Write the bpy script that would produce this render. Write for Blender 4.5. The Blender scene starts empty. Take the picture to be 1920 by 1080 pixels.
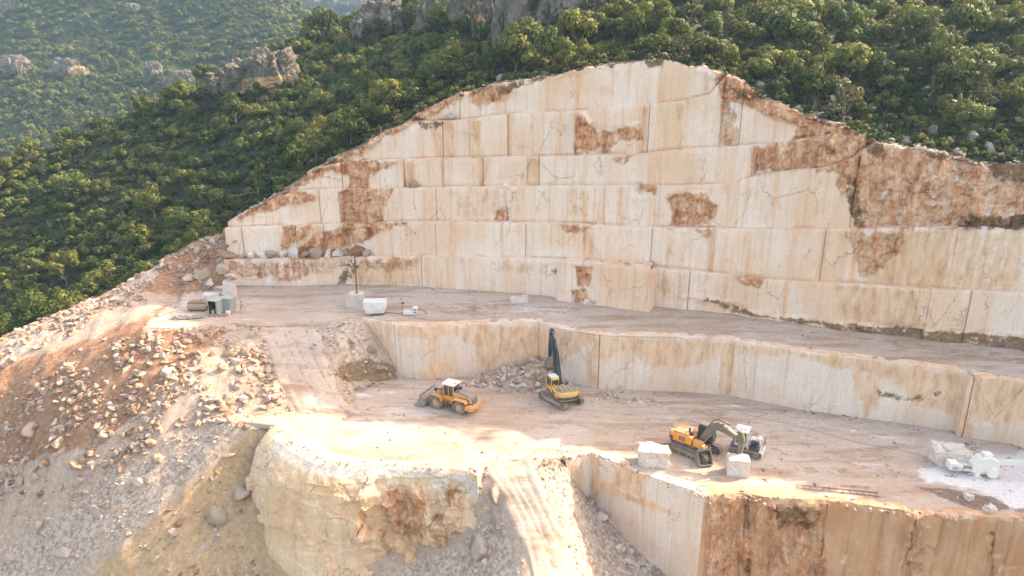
import bpy, bmesh, math, random
import numpy as np
from mathutils import Vector, Matrix
from mathutils.geometry import delaunay_2d_cdt
random.seed(7)
rng = np.random.default_rng(7)
SC = bpy.context.scene
COL = SC.collection
R = math.radians

# ---------------------------------------------------------------- camera, sky, sun, exposure
FPX, PITCH, CAMZ = 1371.0, R(18), 39.0
cam = bpy.data.objects.new("camera", bpy.data.cameras.new("camera"))
COL.objects.link(cam)
cam.location = (0, 0, CAMZ)
cam.rotation_euler = (R(90) - PITCH, 0, 0)
cam.data.sensor_width = 36
cam.data.lens = 36 * FPX / 1920
cam.data.clip_end = 6000
SC.camera = cam

SUN_EL, SUN_AZ = R(36.3), R(66)
sun_dir = Vector((math.sin(SUN_AZ) * math.cos(SUN_EL), math.cos(SUN_AZ) * math.cos(SUN_EL), math.sin(SUN_EL)))
world = bpy.data.worlds.new("World")
SC.world = world
world.use_nodes = True
_wt = world.node_tree
_sky = _wt.nodes.new("ShaderNodeTexSky")
_sky.sky_type = 'NISHITA'
_sky.sun_disc = False
_sky.sun_elevation = SUN_EL
_sky.sun_rotation = SUN_AZ
_sky.air_density = 1.0
_sky.dust_density = 2.5
_wt.links.new(_sky.outputs[0], _wt.nodes["Background"].inputs[0])
_wt.nodes["Background"].inputs[1].default_value = 0.15
_sl = bpy.data.lights.new("sun", 'SUN')
_sl.energy = 2.0
_sl.angle = R(0.6)
_sl.color = (1.0, 0.96, 0.92)
sun = bpy.data.objects.new("sun", _sl)
COL.objects.link(sun)
sun.location = (60, 60, 200)
sun.rotation_euler = sun_dir.to_track_quat('Z', 'Y').to_euler()
vs = SC.view_settings
vs.view_transform = 'Standard'
vs.look = 'None'
vs.gamma = 1
vs.exposure = 2.32
try:
    vs.use_white_balance = True
    vs.white_balance_temperature = 8600
    vs.white_balance_tint = 18
except Exception:
    pass
SC.cycles.max_bounces = 6
SC.cycles.diffuse_bounces = 4
SC.cycles.volume_bounces = 0
SC.cycles.transparent_max_bounces = 4

# ---------------------------------------------------------------- geometry helpers
SP, CP = math.sin(PITCH), math.cos(PITCH)


def ray(px, py):
    u = (np.asarray(px, float) - 960) / FPX
    v = (540 - np.asarray(py, float)) / FPX
    return u, CP + SP * v, -SP + CP * v


def at_z(px, py, z):
    """the world point at height z seen at photograph pixel px, py"""
    dx, dy, dz = ray(px, py)
    t = (z - CAMZ) / dz
    return np.stack([dx * t, dy * t, CAMZ + dz * t], -1)


def at_t(px, py, t):
    dx, dy, dz = ray(px, py)
    t = np.asarray(t, float)
    return np.stack([dx * t, dy * t, CAMZ + dz * t], -1)


def proj(P):
    P = np.asarray(P, float)
    X, Y, Z = P[..., 0], P[..., 1], P[..., 2] - CAMZ
    t = Y * CP - Z * SP
    w = Y * SP + Z * CP
    t = np.where(np.abs(t) < 1e-3, 1e-3, t)
    return 960 + FPX * X / t, 540 - FPX * w / t, t


def _hash(ix, iy, iz):
    h = (ix.astype(np.int64) * 374761393 + iy.astype(np.int64) * 668265263 + iz.astype(np.int64) * 2147483647 + 1013904223) & 0xffffffff
    h = ((h ^ (h >> 13)) * 1274126177) & 0xffffffff
    h = ((h ^ (h >> 16)) * 2246822519) & 0xffffffff
    return ((h ^ (h >> 15)) & 0xffffff) / float(0xffffff)


def vnoise(P):
    P = np.asarray(P, float)
    i = np.floor(P).astype(np.int64)
    f = P - i
    f = f * f * (3 - 2 * f)
    r = 0
    for a in (0, 1):
        for b in (0, 1):
            for c in (0, 1):
                w = (f[:, 0] if a else 1 - f[:, 0]) * (f[:, 1] if b else 1 - f[:, 1]) * (f[:, 2] if c else 1 - f[:, 2])
                r = r + w * _hash(i[:, 0] + a, i[:, 1] + b, i[:, 2] + c)
    return r * 2 - 1


def fbm(P, sc=1.0, octv=4, gain=.5):
    P = np.asarray(P, float) * sc
    a, s = 1.0, 0.0
    for k in range(octv):
        s = s + a * vnoise(P + 17.3 * k)
        P = P * 2.03
        a *= gain
    return s


def sd_poly(x, y, poly):
    """signed distance to a polygon, positive inside"""
    poly = np.asarray(poly, float)
    d = np.full(x.shape, 1e9)
    ins = np.zeros(x.shape, bool)
    for i in range(len(poly)):
        ax, ay = poly[i]
        bx, by = poly[(i + 1) % len(poly)]
        ex, ey = bx - ax, by - ay
        L = ex * ex + ey * ey + 1e-9
        h = np.clip(((x - ax) * ex + (y - ay) * ey) / L, 0, 1)
        d = np.minimum(d, np.hypot(x - ax - h * ex, y - ay - h * ey))
        if ay != by:
            c = ((ay > y) != (by > y)) & (x < (bx - ax) * (y - ay) / (by - ay) + ax)
            ins ^= c
    return np.where(ins, d, -d)


def stain(x, y, polys, soft=8.0):
    m = np.zeros(x.shape)
    for p in polys:
        k = 1.0
        if len(p) == 2 and not np.isscalar(p[0]) and np.isscalar(p[1]):
            p, k = p
        m = np.maximum(m, k * np.clip(.5 + sd_poly(x, y, p) / (2 * soft), 0, 1))
    return m


def new_mesh(name, V, F, mat=None, smooth=False, st=None):
    me = bpy.data.meshes.new(name)
    V = np.asarray(V, np.float64)
    me.from_pydata(V.tolist(), [], F if isinstance(F, list) else F.tolist())
    if st is not None:
        a = me.attributes.new("st", 'FLOAT_COLOR', 'POINT')
        c = np.zeros((len(V), 4), np.float32)
        st = np.asarray(st)
        c[:, :st.shape[1]] = st
        a.data.foreach_set("color", c.ravel())
    if smooth:
        me.polygons.foreach_set("use_smooth", [True] * len(me.polygons))
    if mat:
        me.materials.append(mat)
    me.update()
    return me


def link(name, me, parent=None):
    o = bpy.data.objects.new(name, me)
    COL.objects.link(o)
    if parent:
        o.parent = parent
    return o


def tag(o, label=None, cat=None, group=None, kind=None):
    if label:
        o["label"] = label
    if cat:
        o["category"] = cat
    if group:
        o["group"] = group
    if kind:
        o["kind"] = kind
    return o


def structure(name, V, F, mat, smooth=False, st=None, label=None):
    o = link(name, new_mesh(name, V, F, mat, smooth, st))
    o["kind"] = "structure"
    if label:
        o["label"] = label
    return o


def facets(P2, seed, cell, off, tilt):
    """fractured rock: every irregular cell of the plane keeps its own offset and slant"""
    r = np.random.default_rng(seed)
    lo, hi = P2.min(0) - cell, P2.max(0) + cell
    n = max(3, int((hi[0] - lo[0]) * (hi[1] - lo[1]) / cell ** 2))
    S = r.uniform(lo, hi, (n, 2))
    o = r.uniform(-off, off, n)
    t = r.normal(0, tilt, (n, 2))
    Q = P2 + .18 * cell * np.column_stack([vnoise(np.column_stack([P2, P2[:, 0] * 0]) * 1.1 + seed), vnoise(np.column_stack([P2, P2[:, 0] * 0]) * 1.1 + seed + 40)])
    out = np.empty(len(P2))
    for a in range(0, len(P2), 5000):
        d = ((Q[a:a + 5000, None] - S[None]) ** 2).sum(-1)
        k = d.argmin(1)
        out[a:a + 5000] = o[k] + ((P2[a:a + 5000] - S[k]) * t[k]).sum(1)
    return out


def resample(poly, ds, extra=()):
    poly = np.asarray(poly, float)
    seg = np.hypot(*(poly[1:, :2] - poly[:-1, :2]).T)
    s = np.concatenate([[0], np.cumsum(seg)])
    q = [s]
    for i in range(len(seg)):
        n = max(1, int(math.ceil(seg[i] / ds)))
        q.append(np.linspace(s[i], s[i + 1], n, endpoint=False))
    if len(extra):
        q.append(np.asarray(extra))
    q = np.unique(np.round(np.concatenate(q), 4))
    q = np.unique(np.clip(q, 0, s[-1]))
    return np.stack([np.interp(q, s, poly[:, k]) for k in range(poly.shape[1])], -1), q


def grid_faces(nr, nc, keep=None):
    i = np.arange(nr * nc).reshape(nr, nc)
    F = np.stack([i[:-1, :-1], i[:-1, 1:], i[1:, 1:], i[1:, :-1]], -1)
    if keep is not None:
        F = F[keep]
    return F.reshape(-1, 4)
# ---------------------------------------------------------------- procedural materials
class NT:
    def __init__(self, name):
        self.m = bpy.data.materials.new(name)
        self.m.use_nodes = True
        self.t = self.m.node_tree
        self.b = self.t.nodes["Principled BSDF"]
        self.b.inputs["Specular IOR Level"].default_value = .25
        self.b.inputs["Roughness"].default_value = .85
        self.out = self.t.nodes["Material Output"]

    def n(self, typ, **kw):
        nd = self.t.nodes.new("ShaderNode" + typ)
        for k, v in kw.items():
            setattr(nd, k, v)
        return nd

    def set(self, sock, v):
        if hasattr(v, "links") or isinstance(v, bpy.types.NodeSocket):
            self.t.links.new(v, sock)
        elif v is not None:
            if isinstance(v, (tuple, list)) and len(v) == 3 and sock.type == 'RGBA':
                v = (*v, 1)
            sock.default_value = v

    def pos(self):
        return self.n("NewGeometry").outputs["Position"]

    def obj(self):
        return self.n("TexCoord").outputs["Object"]

    def map(self, vec, scale=(1, 1, 1), rot=(0, 0, 0), loc=(0, 0, 0)):
        m = self.n("Mapping")
        self.set(m.inputs["Vector"], vec)
        m.inputs["Scale"].default_value = scale
        m.inputs["Rotation"].default_value = rot
        m.inputs["Location"].default_value = loc
        return m.outputs[0]

    def noise(self, vec, scale=1, detail=5, rough=.55, dist=0, col=False):
        m = self.n("TexNoise")
        self.set(m.inputs["Vector"], vec)
        m.inputs["Scale"].default_value = scale
        m.inputs["Detail"].default_value = detail
        m.inputs["Roughness"].default_value = rough
        m.inputs["Distortion"].default_value = dist
        return m.outputs["Color" if col else "Fac"]

    def math(self, op, a, b=None, clamp=False):
        m = self.n("Math", operation=op, use_clamp=clamp)
        self.set(m.inputs[0], a)
        if b is not None:
            self.set(m.inputs[1], b)
        return m.outputs[0]

    def step(self, v, lo, hi):
        m = self.n("MapRange", interpolation_type='SMOOTHSTEP')
        self.set(m.inputs["Value"], v)
        m.inputs["From Min"].default_value = lo
        m.inputs["From Max"].default_value = hi
        return m.outputs[0]

    def mix(self, f, a, b, mode='MIX'):
        m = self.n("Mix", data_type='RGBA', blend_type=mode)
        self.set(m.inputs[0], f)
        self.set(m.inputs[6], a)
        self.set(m.inputs[7], b)
        return m.outputs[2]

    def ramp(self, f, stops):
        m = self.n("ValToRGB")
        self.set(m.inputs[0], f)
        e = m.color_ramp.elements
        while len(e) < len(stops):
            e.new(.5)
        for k, (p, c) in enumerate(stops):
            e[k].position = p
            e[k].color = (*c, 1) if len(c) == 3 else c
        return m.outputs[0]

    def attr(self, name="st"):
        a = self.n("Attribute", attribute_name=name)
        s = self.n("SeparateColor")
        self.t.links.new(a.outputs["Color"], s.inputs[0])
        return s.outputs[0], s.outputs[1], s.outputs[2], a.outputs["Alpha"]

    def bump(self, h, strength=.4, dist=.1):
        b = self.n("Bump")
        b.inputs["Strength"].default_value = strength
        b.inputs["Distance"].default_value = dist
        self.set(b.inputs["Height"], h)
        self.t.links.new(b.outputs[0], self.b.inputs["Normal"])

    def done(self, col, rough=None):
        self.set(self.b.inputs["Base Color"], col)
        if rough is not None:
            self.set(self.b.inputs["Roughness"], rough)
        return self.m


RED = [(.37, (.17, .055, .022)), (.445, (.44, .175, .075)), (.50, (.62, .29, .14)), (.55, (.70, .42, .25)), (.63, (.80, .64, .49))]
TAN = [(.3, (.46, .24, .115)), (.5, (.70, .43, .25)), (.7, (.79, .58, .42))]


def marble(name, cscale=1.0, cwide=1.0, A=(.85, .705, .585), B=(.83, .57, .39), S=(.76, .38, .165), W=(.86, .79, .72), streak=.75, crack=.62):
    n = NT(name)
    p = n.pos()
    big = n.noise(p, .11, 5, .6, .4)
    sa = n.noise(n.map(p, (1.1, 1.1, .05)), 1.0, 6, .65)
    sb = n.noise(n.map(p, (.30, .30, .035)), 1.0, 4, .6)
    sc = n.noise(n.map(p, (4.5, 4.5, .22)), 1.0, 4, .6)
    mid = n.noise(p, .55, 8, .65, .6)
    fine = n.noise(p, 3.5, 8, .7)
    big2 = n.noise(n.map(p, (.16, .16, .05)), 1.0, 5, .6, .3)
    c = n.mix(n.step(n.math('ADD', n.math('MULTIPLY', big, .5), n.math('MULTIPLY', big2, .5)), .40, .62), A, B)
    c = n.mix(n.math('MULTIPLY', n.step(sb, .54, .74), .7), c, W)
    c = n.mix(n.math('MULTIPLY', n.step(sa, .50, .74), streak), c, S)
    rs = n.noise(n.map(p, (.55, .55, .03), loc=(7, 3, 1)), 1.0, 6, .62, .2)
    c = n.mix(n.math('MULTIPLY', n.step(rs, .53, .70), streak * .95), c, n.mix(.5, S, B))
    c = n.mix(n.math('MULTIPLY', n.step(mid, .56, .76), .65), c, (.68, .38, .20))
    c = n.mix(n.math('MULTIPLY', n.step(mid, .43, .28), .45), c, (.78, .72, .66))
    c = n.mix(.35, c, n.ramp(sc, [(.3, (.74, .64, .55)), (.7, (1, 1, 1))]), 'MULTIPLY')
    c = n.mix(.4, c, n.ramp(fine, [(.25, (.70, .60, .52)), (.6, (1, 1, 1))]), 'MULTIPLY')
    ar, ag, ab, aw = n.attr()
    jit = n.math('MULTIPLY', n.math('SUBTRACT', n.noise(p, .9, 8, .68, .3), .5), 1.3)
    jst = n.math('MULTIPLY', n.math('SUBTRACT', sa, .5), .9)
    # tan weathering, red broken rock, dark soil, white saw dust
    mt = n.step(n.math('ADD', n.math('ADD', ag, n.math('MULTIPLY', jit, .8)), jst), .34, .72)
    c = n.mix(n.math('MULTIPLY', mt, .82), c, n.ramp(n.noise(n.map(p, (1, 1, .3)), 1.3, 7, .65), TAN))
    rr = n.math('ADD', n.math('MULTIPLY', n.noise(n.map(p, (1.25, 1.25, .24)), .75, 9, .72, .25), .62), n.math('MULTIPLY', n.noise(n.map(p, (1, 1, .7), rot=(.3, .4, 0)), 2.6, 7, .7, .1), .38))
    mr = n.step(n.math('ADD', n.math('ADD', ar, jit), n.math('MULTIPLY', jst, 1.5)), .34, .68)
    c = n.mix(n.math('MULTIPLY', mr, .93), c, n.ramp(rr, RED))
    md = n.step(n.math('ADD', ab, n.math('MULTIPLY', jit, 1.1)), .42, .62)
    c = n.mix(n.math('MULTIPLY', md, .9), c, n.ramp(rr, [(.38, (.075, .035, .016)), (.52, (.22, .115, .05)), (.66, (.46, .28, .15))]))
    # cracks
    wv = n.mix(.5, p, n.noise(p, .35, 6, .7, 0, True), 'ADD')
    w2 = n.n("VectorMath", operation='MULTIPLY_ADD')
    n.set(w2.inputs[0], n.noise(p, .3, 7, .7, 0, True))
    w2.inputs[1].default_value = (2.2, 2.2, 2.2)
    n.set(w2.inputs[2], p)
    v = n.n("TexVoronoi", feature='DISTANCE_TO_EDGE')
    n.set(v.inputs["Vector"], n.map(w2.outputs[0], (.21 * cscale, .21 * cscale, (.085 if cscale == 1 else .16) * cscale), rot=(0, R(17), 0)))
    v.inputs["Scale"].default_value = 1
    cr = n.math('MULTIPLY', n.step(v.outputs["Distance"], .0065 * cwide, .0015 * cwide), n.step(n.noise(p, .2, 4), .46, .60))
    c = n.mix(n.math('MULTIPLY', cr, crack), c, (.36, .18, .085))
    c = n.mix(n.math('MULTIPLY', n.step(n.math('ADD', n.math('MULTIPLY', aw, .8), n.math('MULTIPLY', jit, 1.2)), .36, .74), .75), c, n.ramp(fine, [(.3, (.44, .36, .29)), (.6, (.66, .58, .50))]))
    h = n.math('ADD', n.math('MULTIPLY', fine, .5), n.math('MULTIPLY', mid, .8))
    h = n.math('SUBTRACT', h, n.math('MULTIPLY', cr, .6))
    h = n.math('ADD', h, n.math('MULTIPLY', n.math('MULTIPLY', rr, mr), 3.5))
    n.bump(h, .55, .18)
    return n.done(c, .8)


def dust_floor(name, turn=0):
    n = NT(name)
    p = n.pos()
    big = n.noise(p, .07, 5, .6, .8)
    tr = n.noise(n.map(p, (.10, .55, 1), rot=(0, 0, R(14 + turn))), 1.0, 7, .65, .5)
    tr2 = n.noise(n.map(p, (.22, 1.5, 1), rot=(0, 0, R(-12 + turn))), 1.0, 6, .65, .6)
    fine = n.noise(p, 2.2, 9, .72)
    grit = n.noise(p, 9, 4, .7)
    c = n.mix(n.step(big, .35, .68), (.48, .355, .265), (.54, .445, .365))
    c = n.mix(n.math('MULTIPLY', n.step(tr, .47, .66), .8), c, (.37, .235, .145))
    c = n.mix(n.math('MULTIPLY', n.step(tr2, .54, .74), .55), c, (.68, .61, .54))
    c = n.mix(.5, c, n.ramp(fine, [(.28, (.62, .55, .5)), (.62, (1.05, 1.03, 1.0))]), 'MULTIPLY')
    ar, ag, ab, aw = n.attr()
    jit = n.math('MULTIPLY', n.math('SUBTRACT', n.noise(n.map(p, (.5, 1.1, 1)), 1.0, 8, .68, .3), .5), 1.3)
    m = n.step(n.math('ADD', ar, jit), .40, .62)
    c = n.mix(n.math('MULTIPLY', m, .8), c, n.ramp(fine, [(.35, (.22, .13, .075)), (.65, (.46, .31, .20))]))
    m = n.step(n.math('ADD', ag, jit), .40, .68)
    c = n.mix(n.math('MULTIPLY', m, .9), c, n.ramp(fine, [(.3, (.56, .52, .48)), (.6, (.72, .69, .65))]))
    m = n.step(n.math('ADD', ab, jit), .42, .62)
    c = n.mix(n.math('MULTIPLY', m, .85), c, n.ramp(fine, [(.35, (.10, .055, .045)), (.65, (.27, .17, .13))]))
    n.bump(n.math('ADD', n.math('MULTIPLY', fine, 1.0), n.math('ADD', n.math('MULTIPLY', grit, .25), tr2)), .5, .12)
    return n.done(c, .95)


def scree_ground(name):
    """attributes: r orange earth, g grey gravel, b ochre mud, rest pale dust"""
    n = NT(name)
    p = n.pos()
    fine = n.noise(p, 1.6, 9, .72)
    grit = n.noise(p, 6, 5, .75)
    big = n.noise(p, .25, 6, .65, .6)
    vo = n.n("TexVoronoi")
    n.set(vo.inputs["Vector"], p)
    vo.inputs["Scale"].default_value = 3.2
    sx = n.n("SeparateColor")
    n.t.links.new(vo.outputs["Color"], sx.inputs[0])
    c = n.ramp(fine, [(.3, (.38, .25, .165)), (.55, (.51, .37, .27)), (.75, (.62, .50, .40))])
    ar, ag, ab, aw = n.attr()
    jit = n.math('MULTIPLY', n.math('SUBTRACT', n.noise(p, .55, 8, .7, .4), .5), 1.3)
    o = n.ramp(fine, [(.28, (.20, .09, .045)), (.5, (.36, .19, .105)), (.72, (.48, .31, .205))])
    c = n.mix(n.step(n.math('ADD', ar, jit), .38, .66), c, o)
    g = n.ramp(sx.outputs[0], [(0, (.36, .25, .175)), (.5, (.52, .395, .30)), (1, (.64, .52, .42))])
    g = n.mix(.5, g, n.ramp(grit, [(.3, (.45, .4, .37)), (.6, (1.1, 1.1, 1.1))]), 'MULTIPLY')
    c = n.mix(n.step(n.math('ADD', ag, jit), .38, .66), c, g)
    y = n.ramp(fine, [(.3, (.34, .21, .105)), (.55, (.50, .335, .19)), (.75, (.60, .45, .29))])
    c = n.mix(n.step(n.math('ADD', ab, jit), .38, .66), c, y)
    c = n.mix(n.math('MULTIPLY', n.step(big, .60, .72), .4), c, (.66, .55, .45))
    c = n.mix(n.math('MULTIPLY', n.step(n.math('ADD', aw, jit), .38, .66), .9), c, n.ramp(fine, [(.3, (.10, .055, .025)), (.6, (.30, .19, .10))]))
    n.bump(n.math('ADD', n.math('MULTIPLY', fine, 1.4), n.math('MULTIPLY', grit, .6)), .8, .2)
    return n.done(c, .95)


def rock_mat(name, stops):
    n = NT(name)
    oi = n.n("ObjectInfo")
    p = n.obj()
    f = n.noise(p, 2.2, 8, .7, .5)
    c = n.ramp(oi.outputs["Random"], stops)
    c = n.mix(.6, c, n.ramp(f, [(.28, (.55, .47, .42)), (.5, (.95, .92, .9)), (.7, (1.12, 1.1, 1.08))]), 'MULTIPLY')
    c = n.mix(n.math('MULTIPLY', n.step(n.noise(p, 1.1, 5), .56, .68), .45), c, (.50, .29, .16))
    n.bump(n.noise(p, 5, 8, .7), .5, .1)
    return n.done(c, .9)


def forest_floor(name):
    n = NT(name)
    p = n.pos()
    f = n.noise(p, .5, 8, .7)
    c = n.ramp(f, [(.3, (.020, .028, .010)), (.5, (.042, .056, .020)), (.66, (.06, .07, .028)), (.8, (.10, .09, .045))])
    ar, ag, ab, aw = n.attr()
    jit = n.math('MULTIPLY', n.math('SUBTRACT', n.noise(p, .4, 8, .7, .4), .5), 1.2)
    c = n.mix(n.step(n.math('ADD', ar, jit), .42, .62), c, n.ramp(f, [(.3, (.16, .09, .05)), (.6, (.34, .24, .16))]))
    n.bump(f, .8, .5)
    return n.done(c, .95)


def cliff_mat(name, warm=True):
    n = NT(name)
    p = n.pos()
    f = n.noise(n.map(p, (1, 1, .45)), .5, 9, .7, .5)
    c = n.ramp(f, [(.3, (.055, .05, .038)), (.5, (.155, .135, .105)), (.7, (.27, .235, .18))])
    ar, ag, ab, aw = n.attr()
    jit = n.math('MULTIPLY', n.math('SUBTRACT', n.noise(p, .5, 8, .7, .4), .5), .9)
    c = n.mix(n.step(n.math('ADD', ar, jit), .40, .62), c, n.ramp(f, [(.3, (.34, .19, .09)), (.6, (.56, .36, .20))]))
    n.bump(f, 1, .6)
    return n.done(c, .95)


def leaf_mat(name, dark, light, yellow):
    n = NT(name)
    a = n.n("Attribute", attribute_name="tint")
    oi = n.n("ObjectInfo")
    f = n.math('ADD', n.math('MULTIPLY', a.outputs["Fac"], .55), n.math('MULTIPLY', oi.outputs["Random"], .45))
    c = n.ramp(f, [(.1, dark), (.5, light), (.92, yellow)])
    n.b.inputs["Roughness"].default_value = .7
    n.set(n.b.inputs["Base Color"], c)
    tr = n.n("BsdfTranslucent")
    n.set(tr.inputs[0], n.mix(.5, c, (.16, .17, .03)))
    mx = n.n("MixShader")
    mx.inputs[0].default_value = .28
    n.t.links.new(n.b.outputs[0], mx.inputs[1])
    n.t.links.new(tr.outputs[0], mx.inputs[2])
    n.t.links.new(mx.outputs[0], n.out.inputs[0])
    return n.m


def paint(name, col, rough=.45, dirt=.5, dirtcol=(.42, .34, .26), metal=0.0):
    n = NT(name)
    p = n.obj()
    d = n.noise(p, 1.4, 8, .7, .3)
    g = n.n("NewGeometry")
    sx = n.n("SeparateXYZ")
    n.t.links.new(g.outputs["Normal"], sx.inputs[0])
    up = n.step(sx.outputs[2], .3, 1.0)
    sz = n.n("SeparateXYZ")
    n.t.links.new(p, sz.inputs[0])
    low = n.step(sz.outputs[2], 1.7, .1)
    f = n.math('MULTIPLY', n.step(n.math('ADD', n.math('ADD', d, n.math('MULTIPLY', low, .16)), n.math('MULTIPLY', up, .16)), .44, .74), dirt)
    n.b.inputs["Metallic"].default_value = metal
    n.b.inputs["Specular IOR Level"].default_value = .4
    return n.done(n.mix(f, col, dirtcol), n.math('ADD', n.math('MULTIPLY', f, .4), rough))


M = {}
M['marble'] = marble('quarried_marble')
M['marble_low'] = marble('weathered_marble', A=(.78, .67, .57), B=(.75, .55, .40), S=(.58, .34, .16), W=(.80, .73, .65), streak=.55)
M['marble_red'] = marble('red_marble', A=(.55, .27, .135), B=(.66, .42, .25), S=(.30, .145, .065), W=(.66, .50, .36), streak=.8, crack=.95)
M['marble_gold'] = marble('golden_marble', A=(.77, .585, .40), B=(.72, .455, .26), S=(.47, .28, .12), W=(.80, .68, .52), streak=.42, crack=.95, cscale=2.2, cwide=2.2)
M['floor'] = dust_floor('dusty_floor')
M['ramp'] = dust_floor('ramp_dust', 82)
M['scree'] = scree_ground('scree')
M['rock'] = rock_mat('broken_marble', [(0, (.27, .14, .08)), (.3, (.38, .245, .16)), (.55, (.46, .34, .25)), (.8, (.36, .28, .22)), (1, (.60, .50, .41))])
M['rock_grey'] = rock_mat('grey_rubble', [(0, (.33, .235, .17)), (.35, (.45, .345, .265)), (.7, (.53, .43, .345)), (1, (.66, .57, .48))])
M['limestone'] = rock_mat('grey_limestone', [(0, (.16, .145, .12)), (.5, (.26, .235, .20)), (1, (.40, .35, .29))])
M['rim_rock'] = rock_mat('rim_rock', [(0, (.12, .06, .035)), (.4, (.25, .16, .10)), (.7, (.38, .32, .26)), (1, (.5, .42, .34))])
M['block'] = marble('sawn_block', A=(.76, .68, .59), B=(.74, .60, .47), S=(.64, .47, .33), W=(.80, .76, .71), streak=.35, crack=.3)
M['forest_floor'] = forest_floor('forest_floor')
M['cliff'] = cliff_mat('limestone_cliff')
M['leaf'] = leaf_mat('leaves', (.026, .044, .014), (.100, .134, .030), (.245, .215, .050))
M['leaf_far'] = leaf_mat('far_leaves', (.034, .060, .020), (.110, .148, .036), (.24, .22, .055))
M['leaf_grey'] = leaf_mat('grey_leaves', (.040, .046, .026), (.085, .088, .05), (.14, .13, .07))
M['bark'] = paint('bark', (.11, .085, .06), .9, .3)
# ---------------------------------------------------------------- the lie of the land
def midz(X):                       # upper working floor, sinking a little to the left
    return 7.0 - np.clip((-14 - np.asarray(X, float)) / 16, 0, 1) * 1.0


def lowz(X):                       # lower working floor
    return np.clip((-15 - np.asarray(X, float)) / 12, 0, 1) * .7


def at_mid(px, py):
    P = at_z(px, py, 7.0)
    for _ in range(6):
        P = at_z(px, py, midz(P[..., 0]))
    return P


def at_low(px, py):
    P = at_z(px, py, 0.0)
    for _ in range(6):
        P = at_z(px, py, lowz(P[..., 0]))
    return P


def A(l):
    return np.array(l, float)


# foot of the great quarry face on the upper floor (plan), running to the right of the frame and round
_b = A([(425, 536), (440, 536), (640, 533), (790, 538), (923, 547), (1000, 553), (1223, 574), (1373, 590), (1563, 617), (1747, 638), (1920, 657), (2080, 676)])
BASE = at_mid(_b[:, 0], _b[:, 1])[:, :2]
BASE = np.vstack([BASE, [[74, 67], [88, 54], [98, 36]]])  # unseen turn of the face, added to block sun from the right floor
BACK = A([.27, .963])
RIM = A([(-400, 800), (0, 643), (43, 617), (133, 577), (187, 557), (233, 530), (283, 497), (333, 467), (377, 440), (418, 424), (443, 405), (467, 392), (520, 363), (580, 322), (640, 289), (675, 272), (714, 248), (770, 223), (799, 203), (840, 182), (881, 170), (929, 153), (992, 146), (1066, 136), (1103, 123), (1158, 116), (1247, 111), (1280, 122), (1321, 127), (1365, 136), (1402, 155), (1428, 184), (1454, 193), (1491, 207), (1524, 218), (1576, 231), (1610, 248), (1650, 268), (1724, 274), (1798, 293), (1835, 305), (1920, 304), (2300, 310)])
RIM[:, 1] += 0
LINES = [
    A([(425, 488), (440, 487), (640, 482), (790, 481), (873, 483), (987, 486), (1040, 488), (1097, 492), (1220, 503), (1280, 508), (1363, 516), (1440, 525), (1537, 531), (1613, 534), (1713, 541), (1920, 550), (2200, 560)]),
    A([(417, 429), (443, 428), (550, 423), (640, 420), (730, 417), (873, 416), (1043, 420), (1113, 423), (1220, 427), (1280, 428), (1513, 430), (1627, 428), (1920, 425), (2200, 422)]),
    A([(443, 392), (500, 378), (555, 358), (600, 356), (688, 354), (862, 351), (1010, 349), (1229, 349), (1280, 348), (1380, 344), (1402, 334), (1458, 323), (1539, 315), (1561, 311), (1600, 296), (1650, 262), (2200, 240)]),
    A([(560, 320), (640, 305), (688, 301), (862, 296), (918, 295), (973, 293), (1014, 294), (1099, 291), (1195, 289), (1233, 285), (1280, 280), (1413, 272), (1465, 267), (1539, 256), (1606, 242), (1700, 220), (2200, 150)]),
    A([(740, 228), (840, 226), (877, 224), (936, 215), (1010, 211), (1077, 208), (1140, 202), (1207, 198), (1233, 194), (1280, 189), (1330, 178), (1380, 120), (2200, 0)]),
    A([(0, -300), (2200, -300)]),
]
OFFS = [0, 1.0, 2.0, 3.0, 4.1, 5.3]
# joints between sawn bays: photo column, step of the next bay (m)
JOINTS = [
    [790, 1042, 1223, 1290, 1540, 1735, 1810],
    [455, 527, 555, 608, 700, 818, 985, 1097, 1113, 1220, 1330, 1337, 1537, 1697, 1775],
    [600, 637, 718, 818, 948, 1235, 1590],
    [640, 690, 711, 757, 773, 831, 906, 918, 989, 1011, 1230, 1413],
    [830, 857, 880, 952, 1078, 1205, 1215, 1277, 1350, 1385],
    [862, 1078, 1365, 1385],
]

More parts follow.
